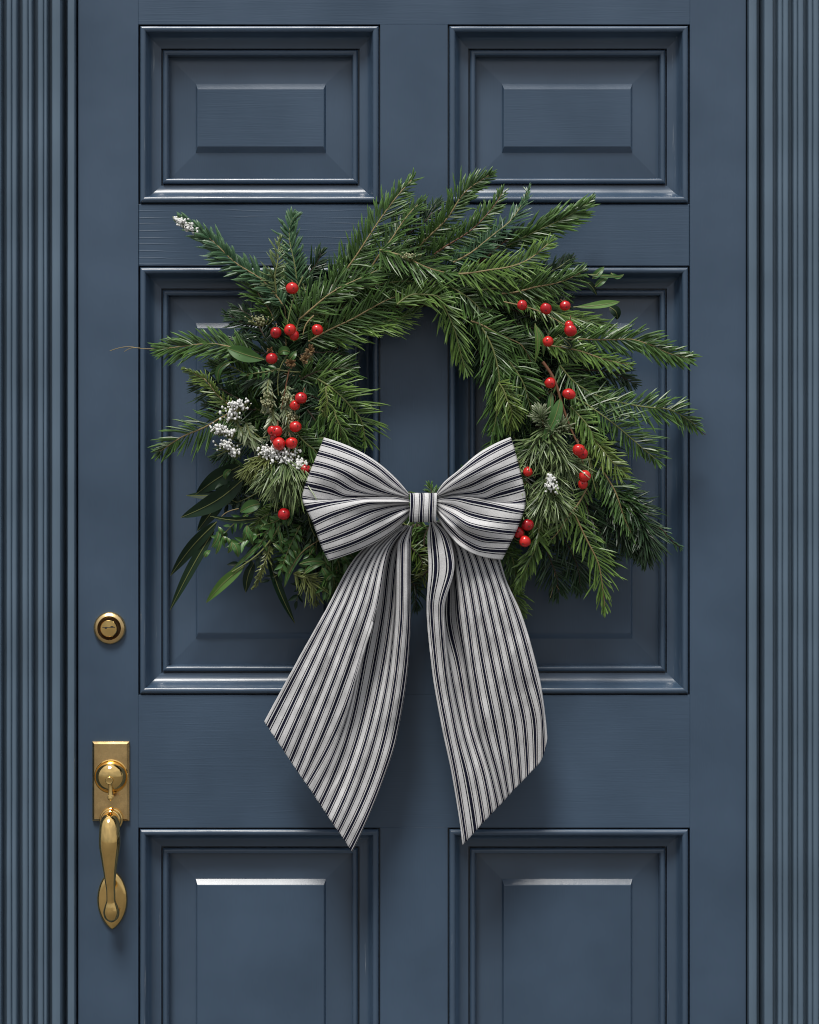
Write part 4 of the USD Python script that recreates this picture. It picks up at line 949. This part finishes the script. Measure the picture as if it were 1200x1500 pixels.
RL = [(0, [(746, 641), (705, 661), (670, 690), (648, 709), (639, 724)]),
      (1.5, [(752.5, 661), (714.5, 680), (680, 699), (654, 716), (639, 727)]),
      (3, [(759, 688), (721, 702), (689, 716), (661, 722), (639, 728.5)]),
      (4.3, [(765, 712), (733.5, 721), (705, 730), (673, 728), (639, 730)]),
      (5.1, [(768, 731), (737, 736), (705, 734), (673, 731), (639, 732)]),
      (5.4, [(767, 742), (730, 736.5), (698.7, 730.5), (670, 727), (638.5, 732.5)]),
      (7, [(760, 762.5), (724, 759), (689, 751.4), (664, 741), (638.5, 735.5)]),
      (8.5, [(752.5, 781.5), (721, 778), (689, 771), (664, 756), (638.5, 739.5)]),
      (10, [(743, 800.5), (711, 799), (683, 788), (660.7, 769), (638.5, 745)]),
      (11, [(733.5, 819.5), (705, 815), (676.5, 800.5), (654, 778), (638, 753)])]
RD = {0: (112, 122, 126, 120, 112), 1.5: (116, 130, 136, 128, 114), 3: (117, 126, 122, 122, 113), 4.3: (116, 118, 115, 117, 112), 5.1: (115, 113, 112, 113, 112),
      5.4: (117, 122, 128, 126, 114), 7: (119, 126, 124, 122, 116), 8.5: (118, 130, 136, 126, 114), 10: (117, 122, 120, 128, 112), 11: (113, 120, 126, 120, 108)}
for G, DD, sd, sx in ((LL, LD, 5, -1), (RL, RD, 6, 1)):
    gs, us = [], []
    for u, pts in G:
        dp = DD[u]
        gs.append([(x, y, 116 + (d - 116) * 1.2) for (x, y), d in zip(pts, dp)]); us.append(u)
    S, uu, vv = sheet(gs, us, 150, 70, seed=sd, crump=1.0, meas=(0.0, 0.45), period=16.4)
    ph = uu[:, None] * 2 * np.pi * 0.62 + sd
    S[..., 2] += 2.6 * np.sin(ph) * (vv ** 1.2 * (1 - vv ** 6))[None]
    # gathers: sharp little creases that start at the knot and die out, each with its own length
    g_ = np.random.default_rng(50 + sd)
    for _ in range(13):
        u0, wd, ln, am = g_.uniform(uu[0] + 0.3, uu[-1] - 0.3), g_.uniform(0.10, 0.28), g_.uniform(0.25, 0.75), g_.uniform(-3.4, 2.0)
        drift = g_.uniform(-0.5, 0.5)
        S[..., 2] += am * np.exp(-((uu[:, None] - u0 - drift * (1 - vv[None])) / wd) ** 2) * (np.clip((vv - (1 - ln)) / ln, 0, 1) ** 0.8 * (1 - vv ** 8))[None]
    # the ribbon turns over at the outer fold and runs back to the knot behind
    edge, inn = S[:, 0].copy(), S[:, 1:].copy()
    dirn = edge[:, :2] - S[:, 8, :2]; dirn /= np.linalg.norm(dirn, axis=1, keepdims=True)
    rows_ = []
    for k, a in enumerate(np.radians(np.linspace(180, 20, 8))):
        o = np.zeros_like(edge)
        o[:, :2] = dirn * (2.6 * math.sin(a)); o[:, 2] = -11 - 11 * math.cos(a)
        rows_.append(edge + np.array([0, 0, -22]) - np.array([0, 0, 1]) * 0 + np.c_[o[:, :2], o[:, 2] + 22 - 22])
    turn = []
    for a in np.radians(np.linspace(170, 0, 8)):      # from behind to the front
        q = edge.copy(); q[:, :2] += dirn * 2.6 * math.sin(a); q[:, 2] += -10 + 10 * math.cos(a)
        turn.append(q)
    backrows = []
    for t in np.linspace(0.82, 0.06, 18):
        q = np.stack([np.interp(t, vv, S[i].T[j]) for i in range(len(uu)) for j in range(3)]).reshape(len(uu), 3)
        ctr = q[:, :2].mean(0)
        q[:, :2] = ctr + (q[:, :2] - ctr) * 0.86
        q[:, 2] = 96 - 6 * math.sin(math.pi * t)
        backrows.append(q)
    S2 = np.concatenate([np.stack(backrows, 1), np.stack(turn, 1), inn], 1)
    cloth_part('loop', S2, uu, np.linspace(0, 1, S2.shape[1]) * 1.0)
# the knot band wraps over the gathered middle
nu, nv = 60, 50
uu = np.linspace(0.30, 3.05, nu); vv = np.linspace(0, 1, nv)
yy = 743.5 - 21.5 * np.cos(np.pi * vv)
x = 620 + (np.linspace(-1, 1, nu)[:, None] * (20.3 - 0.9 * np.sin(np.pi * vv))[None]) + 0.6 * np.sin(vv * 6)[None]
d = 112 + 15 * np.sin(np.pi * vv)[None] ** 0.7 + 2.0 * np.cos(np.linspace(-1, 1, nu) * 1.5)[:, None] + 2.2 * np.sin(np.linspace(0, 8.2, nu) + 0.6)[:, None] * (0.55 + 0.45 * np.cos(vv * 5))[None]
S = np.stack([x, np.repeat(yy[None], nu, 0), d], -1)
cloth_part('knot', S, uu, vv)
